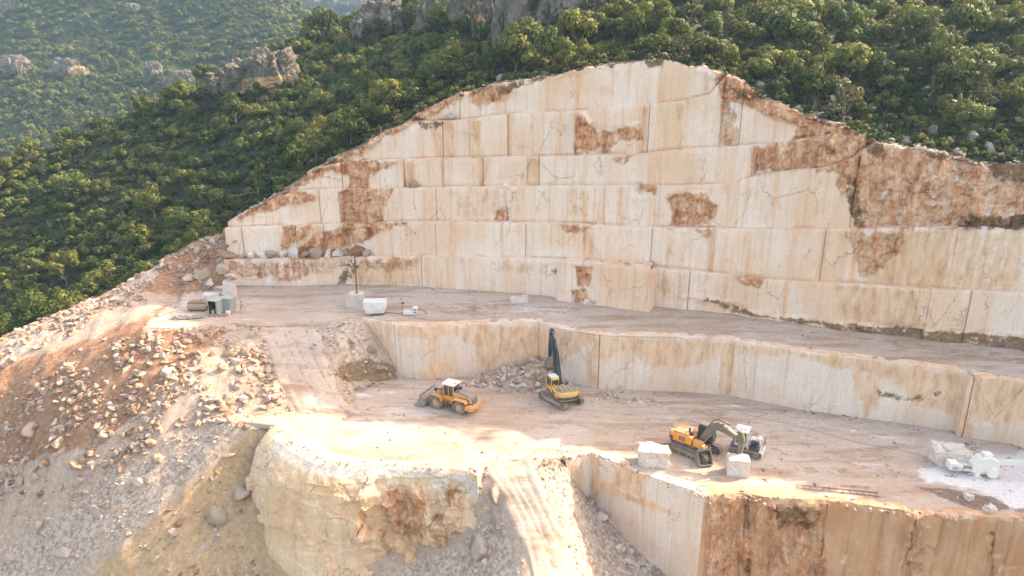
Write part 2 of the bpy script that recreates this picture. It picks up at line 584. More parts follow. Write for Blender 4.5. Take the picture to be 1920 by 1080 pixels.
# ------------------------------------------------------------ what the rock shows: red broken rock, tan weathering, dark soil, painted shade of one hollow (photo outlines)
RED_P = [
    ([(1322, 934), (1545, 944), (1548, 1095), (1322, 1095)], .56), ([(1700, 955), (1740, 965), (1730, 1095), (1690, 1095)], .5),
    ([(440, 402), (520, 360), (580, 318), (640, 285), (675, 268), (714, 244), (770, 219), (799, 199), (840, 178), (862, 172), (866, 188), (815, 215), (775, 236), (720, 262), (690, 282), (645, 302), (590, 336), (530, 374), (450, 418)], .72),
    [(600, 312), (650, 300), (700, 302), (745, 303), (725, 315), (690, 330), (688, 352), (735, 356), (720, 395), (718, 418), (760, 418), (715, 432), (690, 450), (640, 470), (610, 484), (540, 486), (590, 440), (640, 425), (636, 360), (655, 350), (655, 330)],
    [(500, 372), (600, 320), (610, 330), (640, 335), (580, 330), (555, 345), (550, 360), (592, 362), (590, 375), (550, 382), (500, 398), (470, 402)],
    ([(555, 424), (585, 424), (580, 440), (540, 470), (527, 470), (528, 424)], .75),
    [(880, 168), (960, 152), (975, 158), (935, 190), (895, 200), (885, 192)],
    [(1078, 212), (1098, 216), (1108, 232), (1120, 248), (1150, 243), (1200, 233), (1205, 258), (1160, 262), (1140, 285), (1078, 288)],
    [(1250, 372), (1290, 360), (1320, 362), (1345, 385), (1340, 410), (1310, 426), (1255, 427), (1262, 400)],
    ([(1413, 275), (1510, 263), (1606, 252), (1700, 285), (1610, 330), (1500, 316), (1413, 325)], .85),
    ([(1575, 300), (1620, 262), (1800, 290), (2500, 300), (2500, 430), (1600, 430), (1596, 380), (1565, 350)], .66),
    [(1340, 130), (1405, 150), (1440, 190), (1500, 205), (1600, 240), (1610, 256), (1480, 268), (1500, 235), (1440, 215), (1375, 190), (1350, 185)],
    ([(1348, 185), (1382, 185), (1385, 270), (1345, 275)], .62),
    ([(1580, 432), (1630, 432), (1700, 432), (1690, 470), (1640, 520), (1612, 520), (1600, 470)], .6),
    [(1078, 500), (1112, 500), (1106, 535), (1085, 535)], [(1075, 548), (1100, 540), (1098, 560), (1080, 568)],
    ([(1030, 500), (1050, 500), (1048, 515), (1028, 515)], .6),
    [(930, 400), (950, 388), (952, 415), (926, 416)],
    ([(1195, 345), (1230, 347), (1228, 362), (1190, 362)], .8),
    [(1150, 300), (1190, 288), (1170, 310)],
    ([(1040, 420), (1110, 422), (1105, 430), (1062, 440)], .75),
    [(1300, 430), (1332, 431), (1328, 450), (1316, 440)], [(1380, 517), (1434, 524), (1425, 540), (1395, 530)],
    ([(440, 490), (780, 484), (790, 500), (700, 510), (620, 505), (560, 530), (440, 520)], .52),
]
TAN_P = [
    [(829, 226), (851, 224), (851, 298), (829, 298)], [(951, 214), (957, 214), (957, 296), (951, 296)],
    [(1205, 200), (1216, 198), (1216, 288), (1205, 288)], [(1268, 190), (1280, 190), (1280, 282), (1268, 282)],
    [(757, 305), (777, 304), (777, 352), (757, 352)], [(903, 297), (918, 297), (914, 330), (905, 350), (898, 350)],
    [(990, 296), (1012, 296), (1012, 348), (985, 348)], [(1095, 425), (1113, 425), (1113, 490), (1092, 490)],
    [(1328, 430), (1338, 431), (1338, 512), (1328, 512)], [(827, 300), (833, 300), (833, 352), (827, 352)],
    ([(700, 484), (788, 482), (788, 536), (640, 532), (660, 500)], .85), [(880, 225), (905, 225), (900, 298), (880, 298)],
    ([(800, 226), (832, 226), (832, 298), (815, 298)], .7), ([(900, 485), (1040, 492), (1030, 520), (930, 510)], .55),
    ([(1590, 432), (1780, 430), (1775, 545), (1640, 530)], .80), ([(1560, 530), (1720, 545), (1730, 625), (1570, 600)], .85), ([(1780, 432), (1920, 430), (1920, 545), (1780, 540)], .55), ([(1200, 505), (1290, 512), (1290, 570), (1225, 560)], .5), ([(840, 355), (940, 352), (930, 412), (850, 412)], .5), ([(1060, 352), (1110, 352), (1105, 412), (1060, 412)], .5),
    [(1775, 432), (1779, 432), (1779, 545), (1775, 545)], ([(560, 424), (610, 424), (590, 470), (556, 470)], .8),
    ([(1250, 440), (1290, 440), (1290, 508), (1245, 505)], .5),
    # wall of the upper floor
    ([(845, 600), (1123, 620), (1123, 640), (1060, 680), (1010, 712), (950, 712), (900, 690), (880, 650), (850, 632), (790, 640), (742, 632), (742, 606)], .68),
    ([(677, 597), (742, 606), (742, 690), (700, 690)], .68), ([(1122, 628), (1180, 632), (1180, 655), (1130, 680), (1122, 745), (1095, 745), (1100, 660)], .68),
    ([(1123, 628), (1373, 638), (1373, 668), (1290, 690), (1210, 690), (1180, 660)], .68),
    ([(1350, 640), (1380, 640), (1380, 745), (1345, 745)], .8), ([(1376, 640), (1820, 700), (1820, 760), (1700, 740), (1640, 705), (1560, 690), (1480, 668), (1376, 672)], .68),
    ([(1700, 710), (1825, 700), (1825, 830), (1800, 825), (1770, 770), (1720, 770)], .68), ([(1820, 700), (2500, 715), (2500, 800), (1830, 790)], .8),
    ([(1590, 690), (1640, 700), (1660, 760), (1620, 790)], .6), ([(770, 700), (840, 670), (860, 690), (800, 725)], .8),
    # pit wall
    [(1160, 870), (1210, 893), (1200, 935), (1150, 910)], [(1107, 848), (1125, 860), (1125, 945), (1107, 935)],
    ([(1107, 890), (1180, 925), (1270, 960), (1268, 975), (1160, 935), (1107, 912)], .85),
    ([(1050, 860), (1100, 880), (1085, 920), (1060, 900)], .8),
]
DARK_P = [
    ([(1440, 942), (1545, 946), (1535, 1010), (1455, 1000)], .52), ([(1398, 935), (1412, 935), (1412, 1090), (1396, 1090)], .5), ([(1700, 960), (1712, 960), (1712, 1090), (1700, 1090)], .55), ([(1850, 970), (1868, 970), (1868, 1090), (1850, 1090)], .55),
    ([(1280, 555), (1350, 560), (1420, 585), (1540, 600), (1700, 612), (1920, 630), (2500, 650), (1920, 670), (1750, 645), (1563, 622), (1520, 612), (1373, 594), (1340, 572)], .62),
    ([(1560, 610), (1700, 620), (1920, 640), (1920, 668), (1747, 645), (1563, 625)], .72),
    ([(645, 485), (690, 483), (672, 515), (640, 540), (625, 540)], .55), ([(1075, 565), (1130, 562), (1120, 578), (1075, 578)], .5),
    # soil hanging over the lip on the right, and along the rim
    ([(1620, 258), (1660, 268), (1650, 300), (1625, 285)], .9), ([(1700, 272), (1800, 290), (2500, 300), (2500, 335), (1870, 345), (1850, 315), (1740, 295)], .74),
    ([(1580, 345), (1610, 330), (1625, 425), (1598, 428)], .6), ([(1820, 400), (2500, 380), (2500, 430), (1800, 430)], .72),
    ([(1690, 330), (1760, 325), (1745, 360), (1700, 350)], .5),
    ([(850, 182), (1000, 140), (1110, 118), (1110, 130), (1000, 158), (940, 185), (920, 172), (860, 192)], .58),
    ([(1200, 108), (1247, 106), (1245, 128), (1215, 130)], .7), ([(1300, 125), (1440, 180), (1430, 198), (1370, 190), (1340, 150)], .55),
    ([(1480, 205), (1620, 245), (1610, 262), (1500, 222)], .6), ([(770, 226), (840, 224), (820, 246), (780, 245)], .6),
    ([(460, 390), (560, 335), (640, 285), (640, 296), (560, 350), (470, 402)], .55),
    ([(1640, 720), (1700, 740), (1760, 725), (1780, 745), (1700, 760), (1640, 745)], .5),
    ([(600, 690), (740, 690), (745, 715), (640, 718)], .7),  # shade of the hollow at the wall's left end, painted dark
]
WHITE_P = []


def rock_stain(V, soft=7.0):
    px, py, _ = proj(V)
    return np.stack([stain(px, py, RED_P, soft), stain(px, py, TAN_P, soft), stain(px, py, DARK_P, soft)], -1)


def z_on_line(XY, line):
    """height above plan points so that they meet a sight line of the photograph"""
    lo = np.full(len(XY), -40.0)
    hi = np.full(len(XY), 90.0)
    for _ in range(34):
        mid = (lo + hi) / 2
        px, py, _t = proj(np.column_stack([XY, mid]))
        above = py > np.interp(px, line[:, 0], line[:, 1])       # still below the line in the picture
        lo = np.where(above, mid, lo)
        hi = np.where(above, hi, mid)
    return (lo + hi) / 2


def plan_normals(P):
    d = np.gradient(P, axis=0)
    n = np.stack([d[:, 1], -d[:, 0]], -1)
    return n / (np.linalg.norm(n, axis=1, keepdims=True) + 1e-9)


def wall_mesh(P, zt, zb, steps, ledge, rough_amp=.75, seed=0, drz=.33, amp=.05, top_wear=.06, maxrows=60, chunk=0.0, soft=7.0, fade=False, ledge_dirt=.2, notch=False, slots=(), s=None):
    """a quarry face: plan P (seen from its outward side with plan running left to right), heights, panel steps"""
    n = plan_normals(P)
    nr = int(min(maxrows, max(4, math.ceil(np.max(zt - zb) / drz))))
    tt = np.linspace(0, 1, nr)
    Z = zb[None] + (zt - zb)[None] * tt[:, None]
    nc = len(P)
    V = np.empty((nr, nc, 3))
    V[..., 0], V[..., 1], V[..., 2] = P[None, :, 0], P[None, :, 1], Z
    fl = V.reshape(-1, 3)
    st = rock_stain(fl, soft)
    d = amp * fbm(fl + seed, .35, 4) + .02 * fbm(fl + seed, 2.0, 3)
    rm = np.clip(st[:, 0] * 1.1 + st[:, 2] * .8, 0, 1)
    rr = fbm(fl * [1, 1, .8] + seed + 9, .45, 5, .55)
    d = d + rm * rough_amp * rr
    if chunk:
        q = fbm(fl * [1, 1, .6] + seed + 5, .28, 3)
        d = d + chunk * (np.round(q * 3) / 3) + chunk * .35 * fbm(fl + seed, .9, 4)
    d = d + np.clip(rm * 1.4 - .2, 0, 1) * facets(np.column_stack([np.repeat(np.arange(nc)[None] * .32, nr, 0).ravel(), fl[:, 2]]), int(seed * 10) + 3, 1.5, .32, .12)
    d = d.reshape(nr, nc) + steps[None]
    for i_, q in enumerate(slots):          # open vertical saw joints
        d = d - (np.abs(s - q) < .055)[None] * ((.20, 0, .07)[i_ % 3])
    if notch:                               # undercut left by the horizontal saw
        hgt = tt[:, None] * (zt - zb)[None]
        d = d - .22 * np.clip(1 - hgt / .42, 0, 1) * (fbm(np.column_stack([P, zb]) + seed, .25, 3) > -.25)[None]
    # worn lip
    lip = np.clip((tt[:, None] * (zt - zb)[None] - (zt - zb)[None] + .45) / .45, 0, 1)
    d = d - lip ** 2 * top_wear * (1 + .9 * fbm(fl + 31, .8, 3).reshape(nr, nc))
    if fade:
        d = d * np.clip(np.minimum(np.arange(nc), np.arange(nc)[::-1]) / 5, 0, 1)[None]
    V[..., 0] += n[None, :, 0] * d
    V[..., 1] += n[None, :, 1] * d
    V[-1, :, 2] += .10 * fbm(np.column_stack([P, zt]) + seed, .7, 4)
    L = []
    for k, f in enumerate((.0, .35, 1.0)):
        row = V[-1].copy()
        if k:
            row[:, :2] = row[:, :2] - n * ledge * f
            row[:, 2] = zt + (.05 if k == 1 else .12) * fbm(np.column_stack([row[:, :2], zt]) + seed, .9, 4)
            L.append(row)
    return np.concatenate([V, np.array(L)], 0), np.concatenate([st.reshape(nr, nc, 3), np.repeat(st.reshape(nr, nc, 3)[-1:], 2, 0) * .6 + np.array([0, .45, ledge_dirt])], 0)


def build_wall(name, P, zt, zb, steps, ledge, mat, **kw):
    G, S = wall_mesh(P, zt, zb, steps, ledge, **kw)
    nr, nc = G.shape[:2]
    ok = (zt - zb) > .06
    keep = np.repeat((ok[:-1] | ok[1:])[None], nr - 1, 0)
    o = structure(name, G.reshape(-1, 3), grid_faces(nr, nc, keep), mat, smooth=True, st=S.reshape(-1, 3))
    o.data.set_sharp_from_angle(angle=R(20))
    return o


def panel_steps(P, z, joints, amp, r):
    px, _, _ = proj(np.column_stack([P, z]))
    k = np.searchsorted(np.array(sorted(joints), float), px)
    off = r.uniform(-amp, amp, len(joints) + 2)
    return off[k]


def joint_s(poly, z, joints):
    q, s = resample(poly, .1)
    px, _, _ = proj(np.column_stack([q[:, :2], np.interp(np.arange(len(q)), [0, len(q)], [z, z])]))
    js = np.interp(joints, px, s)
    return np.concatenate([js - .07, js - .05, js - .012, js + .012, js + .05, js + .07])


def joint_s0(poly, z, joints):
    q, s = resample(poly, .1)
    px, _, _ = proj(np.column_stack([q[:, :2], np.full(len(q), float(z))]))
    return np.interp(joints, px, s)


rim_r = np.random.default_rng(3)
zb_prev = None
RIMPTS = []
for k in range(6):
    zc = [9, 13, 18, 23, 28, 34][k]
    pl = BASE + BACK * OFFS[k]
    P, s = resample(pl, .32, joint_s(pl, zc, JOINTS[k]))
    if k == 0:       # the low bench in front of the first face between two sawn corners
        px0, _, _ = proj(np.column_stack([P, np.full(len(P), 8.)]))
        f = np.clip((px0 - 1035) / 16, 0, 1) * np.clip((1226 - px0) / 5, 0, 1)
        P = P - BACK * (f * np.interp(px0, [1035, 1220], [1.0, 2.4]))[:, None]
    zr = z_on_line(P, RIM)
    zr = zr + .35 * fbm(np.column_stack([P, zr * 0]), .55, 4) - .1
    zt = np.minimum(z_on_line(P, LINES[k]), zr)
    if k == 0:
        zb = midz(P[:, 0]) - .4
    else:
        Pf = P - BACK * (OFFS[k] - OFFS[k - 1])
        zb = np.minimum(z_on_line(Pf, LINES[k - 1]), z_on_line(Pf, RIM)) - .15
    zt = np.maximum(zt, zb)
    steps = panel_steps(P, (zt + zb) / 2, JOINTS[k], .24, rim_r)
    build_wall("quarry_face", P, zt, zb, steps, (3.6 if k == 0 else 2.0), M['marble'], seed=k * 13.7, ledge_dirt=.36, notch=(k > 0), slots=[q for q in joint_s0(pl, zc, JOINTS[k])], s=s)
    RIMPTS.append((P, zr, zt, zb))

# ------------------------------------------------------------ wall between the two working floors
_c = A([(677, 597), (742, 608), (790, 613), (917, 606), (1010, 603.5), (1037, 613), (1090, 623), (1123, 628), (1280, 632), (1373, 638), (1520, 662), (1643, 676), (1813, 697), (1819, 705), (1920, 718)])
MIDEDGE = at_mid(_c[:, 0], _c[:, 1])[:, :2]
MIDEDGE = np.vstack([MIDEDGE, [[56, 63.0], [75, 50], [92, 34]]])
_j = [742, 790, 1010, 1123, 1150, 1373, 1817]
P, s = resample(MIDEDGE, .3, joint_s(MIDEDGE, 4, _j))
zt = midz(P[:, 0]) + .02
zb = np.full(len(P), -.5)
st_ = panel_steps(P, (zt + zb) / 2, _j, .05, rim_r)
build_wall("quarry_wall", P, zt, zb, st_, 1.2, M['marble_low'], slots=joint_s0(MIDEDGE, 4, _j), s=s, seed=91., rough_amp=.4, amp=.06, top_wear=.08)

# ------------------------------------------------------------ front: pit wall and red face
_f = A([(1062, 862), (1107, 849), (1200, 889), (1290, 919), (1321, 931)])
PITTOP = at_z(_f[:, 0], _f[:, 1], 0.0)[:, :2]
PITTOP = np.vstack([PITTOP[0] + [-.4, 2.0], PITTOP])
_r = A([(1321, 931), (1391, 929), (1458, 935), (1547, 940), (1650, 951), (1743, 965), (1865, 970), (1920, 973)])
REDTOP = at_z(_r[:, 0], _r[:, 1], 0.0)[:, :2]
REDTOP = np.vstack([REDTOP, [[55, 55.5], [75, 48], [92, 30]]])
P, s = resample(PITTOP, .25)
zt, zb = np.full(len(P), .03), np.full(len(P), -13.0)
build_wall("pit_wall", P, zt, zb, panel_steps(P, zt - 4, [1107, 1200, 1262], .05, rim_r), .9, M['marble_low'], seed=131., amp=.05, top_wear=.15, fade=True)
_j = [1398, 1545, 1705, 1855]
P, s = resample(REDTOP, .22, joint_s(REDTOP, -3, _j))
zt, zb = np.full(len(P), .03), np.full(len(P), -15.0)
build_wall("red_rock_face", P, zt, zb, panel_steps(P, zt - 3, _j, .22, rim_r), .9, M['marble_red'], seed=171., amp=.10, top_wear=.22, maxrows=62, drz=.25, fade=True)

# ------------------------------------------------------------ front left cliff under the lower floor
_k = A([(508, 803), (530, 815), (560, 835), (600, 858), (640, 867), (720, 868), (790, 876), (850, 878), (878, 882), (893, 892)])
CLIFFTOP = at_low(_k[:, 0], _k[:, 1])[:, :2]
CLIFFTOP, _s = resample(CLIFFTOP, 1.1)
CLIFFTOP = CLIFFTOP + np.column_stack([.12 * vnoise(np.column_stack([_s, _s * 0, _s * 0]) * .5), .22 * vnoise(np.column_stack([_s, _s * 0 + 5, _s * 0]) * .35)])
CLIFFTOP = np.vstack([CLIFFTOP, CLIFFTOP[-1] + [.5, .9], CLIFFTOP[-1] + [.7, 2.2], CLIFFTOP[-1] + [.2, 3.6]])
P, s = resample(CLIFFTOP, .16)
n_ = plan_normals(P)
sm = np.ones(9) / 9
n_ = np.stack([np.convolve(np.pad(n_[:, i], 16, mode='edge'), np.ones(33) / 33, 'valid') for i in (0, 1)], -1)
_prof = [(-1.2, -.02), (-.5, .04), (0, 0), (.55, -.35), (1.1, -.95), (1.6, -1.7), (1.95, -2.5), (2.1, -3.4)] + [(2.15 + .025 * i, -3.4 - .18 * (i + 1)) for i in range(62)]
_pz = A(_prof)
_pl = np.concatenate([[0], np.cumsum(np.hypot(*np.diff(_pz, axis=0).T))])
_pq = np.arange(0, _pl[-1], .17)
_prof = list(zip(np.interp(_pq, _pl, _pz[:, 0]), np.interp(_pq, _pl, _pz[:, 1])))
px_, _, _ = proj(np.column_stack([P, lowz(P[:, 0])]))
wf = np.interp(px_, [500, 560, 640, 720, 900], [1.35, 1.6, 1.15, .7, .6])     # how far the shoulder leans out
G = np.empty((len(_prof), len(P), 3))
for i, (o, z) in enumerate(_prof):
    G[i, :, :2] = P + n_ * (o * wf)[:, None]
    G[i, :, 2] = lowz(P[:, 0]) + z
fl = G.reshape(-1, 3)
q = fbm(fl * [1, 1, .7] + 7, .30, 3)
q2 = fbm((fl * [.8, 1, .8]) @ np.array([[.9, 0, .43], [0, 1, 0], [-.43, 0, .9]]) + 27, .55, 3)
sz_ = np.column_stack([np.repeat(s[None], len(_prof), 0).ravel(), fl[:, 2]])
d = .5 * facets(sz_ @ np.array([[.95, .3], [-.3, .95]]), 5, 3.2, .9, .30) + .8 * facets(sz_, 9, 1.4, .28, .16) + .9 * facets(sz_ * [.34, 1], 13, 1.3, .34, .10) + .35 * fbm(fl + 5, .25, 3) + .05 * fbm(fl + 3, 1.6, 4)
right = np.clip((proj(fl)[0] - 640) / 40, 0, 1)
d = d * (.32 + .78 * right) + .14 * fbm(fl * [1, 1, .06], 1.0, 4) * (1 - right)
w = np.repeat(np.clip(-(A(_prof)[:, 1] + .15) / 2.2, 0, 1)[:, None], len(P), 1).reshape(-1)
nn = np.repeat(n_[None], len(_prof), 0).reshape(-1, 2)
fl[:, :2] += nn * (d * w)[:, None]
fl[:, 2] += .12 * fbm(fl + 2, .9, 3) * w
px_, py_, _ = proj(fl)
stc = np.stack([stain(px_, py_, [([(705, 940), (730, 920), (800, 918), (800, 1000), (770, 1010), (735, 1000), (720, 960)], .62), ([(800, 965), (860, 965), (850, 1000), (820, 1050), (805, 1000)], .55), ([(830, 905), (880, 910), (865, 960), (830, 940)], .7)]),
                stain(px_, py_, [([(560, 835), (640, 868), (620, 905), (560, 880), (520, 860)], .75), ([(660, 975), (690, 980), (690, 1020), (655, 1000)], .8), ([(640, 905), (800, 905), (790, 930), (650, 935)], .6)]),
                stain(px_, py_, [([(640, 905), (655, 905), (650, 925)], .6), ([(838, 908), (875, 915), (862, 945)], .55)]), stain(px_, py_, [[(508, 800), (560, 830), (640, 864), (720, 866), (850, 876), (905, 900), (930, 960), (880, 935), (850, 905), (790, 900), (700, 895), (640, 900), (590, 895), (540, 870), (505, 850)], [(800, 890), (850, 885), (840, 930), (810, 920)]], 10)], -1)
structure("cliff", fl, grid_faces(len(_prof), len(P)), M['marble_gold'], smooth=False, st=stc)

# ------------------------------------------------------------ working floors
FLOOR_W = [[(1715, 880), (1760, 870), (1960, 840), (1960, 985), (1880, 950), (1830, 925), (1740, 905)], ([(1380, 748), (1600, 800), (1750, 830), (1760, 850), (1600, 820), (1420, 770)], .62),
           ([(1180, 752), (1380, 750), (1440, 775), (1200, 768)], .55), ([(620, 725), (740, 720), (800, 740), (660, 760)], .5),
           ([(1000, 625), (1300, 632), (1380, 640), (1300, 640), (1000, 612)], .5), ([(990, 572), (1075, 572), (1085, 590), (900, 590)], .66), ([(1140, 595), (1220, 595), (1180, 605)], .6),
           ([(270, 605), (440, 590), (460, 600), (300, 618)], .62), ([(330, 545), (520, 545), (430, 575), (330, 570)], .45), ([(1280, 905), (1480, 925), (1470, 935), (1310, 932)], .55)]  # first and last patches: sunlight whitened into the floor colour
FLOOR_R = [([(740, 560), (1000, 560), (940, 605), (830, 598)], .5), ([(1280, 590), (1960, 660), (1960, 700), (1700, 660)], .52), ([(1180, 760), (1330, 755), (1440, 780), (1330, 790)], .55), ([(1480, 910), (1640, 910), (1750, 940), (1620, 950)], .5)]
FLOOR_D = [([(1690, 905), (1780, 915), (1870, 930), (1905, 955), (1850, 965), (1760, 935)], .72), ([(1890, 950), (1930, 950), (1940, 970), (1900, 965)], .7), ([(1580, 905), (1640, 912), (1650, 925), (1600, 918)], .6), ([(1700, 700), (1960, 720), (1960, 700), (1800, 685)], .4)]


TRACKS = [[(600, 766), (700, 778), (800, 800), (900, 830), (950, 866)], [(950, 866), (1000, 820), (1040, 790), (1062, 770)], [(940, 866), (1000, 835), (1120, 820), (1240, 835), (1400, 860), (1640, 870)], [(640, 766), (720, 750), (800, 760), (850, 775)], [(905, 760), (960, 775), (1100, 790), (1280, 800), (1500, 840), (1700, 880)],
          [(1100, 760), (1250, 775), (1420, 800), (1600, 850)], [(1320, 880), (1450, 890), (1600, 900), (1720, 910)], [(480, 790), (560, 785), (650, 800), (760, 830), (860, 850)]]


def floor_sheet(name, outline, zf, step=.8, amp=.05):
    poly, _ = resample(np.vstack([outline, outline[:1]]), .5)
    poly = poly[:-1]
    x0, y0 = outline.min(0)
    x1, y1 = outline.max(0)
    gx, gy = np.meshgrid(np.arange(x0, x1, step), np.arange(y0, y1, step))
    pts = np.column_stack([gx.ravel(), gy.ravel()]) + rng.uniform(-.25, .25, (gx.size, 2))
    pts = pts[sd_poly(pts[:, 0], pts[:, 1], outline) > .35]
    allp = np.vstack([poly, pts])
    nb = len(poly)
    vs_, es_, fs_, *_x = delaunay_2d_cdt([Vector(p) for p in allp.tolist()], [(i, (i + 1) % nb) for i in range(nb)], [], 1, 1e-5)
    XY = np.array([tuple(v) for v in vs_])
    Z = zf(XY[:, 0])
    V = np.column_stack([XY, Z])
    sd = sd_poly(XY[:, 0], XY[:, 1], outline)
    V[:, 2] += np.clip(sd / 1.5, 0, 1) * amp * (fbm(V + 40, .25, 4) + .4 * fbm(V, 1.2, 3))
    px, py, _ = proj(V)
    trk = np.zeros(px.shape)
    for line in TRACKS:
        W_ = at_low(A(line)[:, 0], A(line)[:, 1])[:, :2] if zf is lowz else at_mid(A(line)[:, 0], A(line)[:, 1])[:, :2]
        c_, _s = resample(W_, 1.0)
        for _ in range(3):
            c_[1:-1] = (c_[:-2] + 2 * c_[1:-1] + c_[2:]) / 4
        dm = np.full(px.shape, 1e9)
        for i in range(len(c_) - 1):
            e = c_[i + 1] - c_[i]
            h = np.clip(((XY - c_[i]) @ e) / (e @ e + 1e-9), 0, 1)
            dm = np.minimum(dm, np.linalg.norm(XY - c_[i] - h[:, None] * e, axis=1))
        w_ = np.clip(1 - np.abs(dm - 1.15) / .5, 0, 1)
        trk = np.maximum(trk, .62 * w_)
        V[:, 2] -= .035 * w_
    st = np.stack([np.maximum(stain(px, py, FLOOR_R, 12), trk), stain(px, py, FLOOR_W, 18), stain(px, py, FLOOR_D, 7)], -1)
    fs_ = [list(f) for f in fs_]
    F = []
    for f in fs_:
        a = sum(XY[f[i]][0] * XY[f[(i + 1) % len(f)]][1] - XY[f[(i + 1) % len(f)]][0] * XY[f[i]][1] for i in range(len(f)))
        F.append(f if a > 0 else f[::-1])
    # turned-down edge
    ring = [int(np.argmin((XY[:, 0] - q[0]) ** 2 + (XY[:, 1] - q[1]) ** 2)) for q in poly]
    b0 = len(V)
    V = np.vstack([V, V[ring] - [0, 0, .5]])
    st = np.vstack([st, st[ring]])
    ccw = sum(poly[i][0] * poly[(i + 1) % nb][1] - poly[(i + 1) % nb][0] * poly[i][1] for i in range(nb)) > 0
    for i in range(nb):
        j = (i + 1) % nb
        q = [ring[i], b0 + i, b0 + j, ring[j]]
        F.append(q if ccw else q[::-1])
    return structure(name, V, F, M['floor'], smooth=True, st=st)


_m = A([(475, 612), (440, 607), (380, 612), (330, 617), (268, 616), (285, 600), (330, 575), (345, 548), (400, 540)])
left_mid = at_mid(_m[:, 0], _m[:, 1])[:, :2]
_m2 = A([(600, 604)])
MIDPOLY = np.vstack([left_mid, BASE + BACK * .8, [[101, 30]], (MIDEDGE + plan_normals(MIDEDGE) * -.35)[::-1], at_mid(_m2[:, 0], _m2[:, 1])[:, :2]])
floor_sheet("upper_floor", MIDPOLY, midz)
_l = A([(660, 772), (600, 770), (540, 771), (470, 775), (404, 781), (430, 787), (470, 793)])
left_low = at_low(_l[:, 0], _l[:, 1])[:, :2]
_l2 = A([(905, 885), (930, 868), (960, 862), (992, 862), (1030, 860)])
ramp_top = at_low(_l2[:, 0], _l2[:, 1])[:, :2]
LOWPOLY = np.vstack([left_low, (CLIFFTOP - plan_normals(CLIFFTOP) * .45)[:-3], ramp_top[1:], PITTOP[2:-1] - plan_normals(PITTOP)[2:-1] * .45, REDTOP - plan_normals(REDTOP) * .45, [[95, 30]], (MIDEDGE - plan_normals(MIDEDGE) * .5)[::-1][:-1], at_low(A([735.]), A([712.]))[:, :2], at_low(A([662.]), A([735.]))[:, :2]])
floor_sheet("lower_floor", LOWPOLY, lowz, .46)

# ------------------------------------------------------------ spoil slopes, ramps and the pit: one height field through sight points
HF = A([
    # crest along the left
    (440, 425, 14.3), (377, 441, 12.2), (333, 468, 10.0), (283, 498, 8.3), (233, 531, 6.4), (187, 558, 5.0), (133, 578, 4.2), (43, 618, 2.4), (0, 640, 1.2), (-150, 702, -2.2), (-400, 800, -8),
    (420, 480, 11), (420, 520, 7.6), (380, 490, 9.2), (350, 520, 7.4), (330, 540, 6.3), (400, 545, 5.9), (345, 552, 5.9),
    (330, 576, 5.8), (285, 602, 5.8), (200, 620, 4.4), (260, 580, 5.6), (100, 650, 2.3), (0, 690, 0), (-150, 760, -4), (-400, 850, -10),
    (268, 618, 5.85), (330, 619, 5.85), (380, 614, 5.85), (440, 609, 5.85), (475, 614, 5.85), (540, 610, 5.85), (600, 606, 5.85), (677, 599, 6.7),
    # the face of the spoil heap
    (300, 650, 4.8), (360, 655, 4.8), (430, 660, 4.5), (470, 640, 5.3), (300, 720, 2.2), (380, 740, 1.9), (450, 770, .9), (300, 800, -.6), (200, 700, 2.2), (100, 720, .3), (0, 800, -5), (-200, 850, -9),
    (0, 950, -11), (0, 1080, -16), (200, 800, -1.6), (200, 950, -7), (200, 1080, -12), (380, 850, -1.9), (404, 783, .72), (425, 792, .66), (440, 800, .5), (470, 799, .6), (455, 793, .72), (400, 950, -6.5), (350, 1080, -11), (480, 1080, -11.4), (100, 900, -6.4),
    (440, 880, -3.6), (470, 930, -6.3), (485, 870, -3.4), (500, 830, -1.0), (485, 935, -5.9), (510, 985, -7.9), (548, 1000, -8.5), (578, 1034, -9.6), (630, 1082, -11.0), (700, 1082, -11.0), (788, 1054, -9.4), (825, 1039, -8.2), (890, 1008, -6.2), (921, 975, -4.4), (905, 930, -2.0), (900, 950, -3.0), (885, 960, -4.2), (893, 905, -.8), (900, 1080, -7.8),
    # haul ramp between the floors
    (500, 690, 3.3), (560, 690, 3.3), (620, 690, 3.2), (530, 768, .62), (600, 769, .6), (660, 768, .5), (470, 775, .62), (540, 772, .62), (510, 750, 1.4), (490, 720, 2.9),
    (640, 650, 4.9), (690, 640, 4.6), (720, 650, 3.6), (700, 690, 1.6), (660, 725, .3), (740, 710, -.1), (725, 680, 2.0), (680, 720, .2),
    # ramp down to the front and its berms, the pit
    (905, 886, -.15), (930, 868, -.12), (960, 863, -.1), (992, 863, -.06), (1015, 863, -.02), (1030, 862, .0), (1048, 864, -.05), (1062, 866, -.25),
    (900, 920, -1.6), (925, 905, -.9), (955, 905, -1.2), (985, 905, -1.15), (940, 960, -2.75), (980, 960, -2.7), (1015, 960, -2.6), (965, 1000, -3.6), (1000, 1000, -3.7), (1040, 1000, -3.5), (985, 1080, -5.3), (1040, 1080, -5.5), (1085, 1080, -5.4),
    (935, 1010, -5.0), (950, 1080, -6.2), (1020, 915, -1.1), (1060, 975, -3.0), (1070, 910, -2.6), (1095, 925, -5), (1112, 942, -5.7), (1188, 1008, -8.2), (1247, 1078, -10.2), (1120, 1000, -6.4), (1125, 1080, -8), (1180, 1080, -9.6), (1100, 1040, -6.2),
    # beyond the frame
    (1000, 1300, -9), (700, 1300, -16), (400, 1300, -17), (0, 1300, -24), (-300, 1200, -22), (1200, 1300, -13), (1400, 1250, -13.5), (1700, 1250, -14), (2000, 1250, -14), (-600, 1000, -22),
])
_hp = at_z(HF[:, 0], HF[:, 1], HF[:, 2])
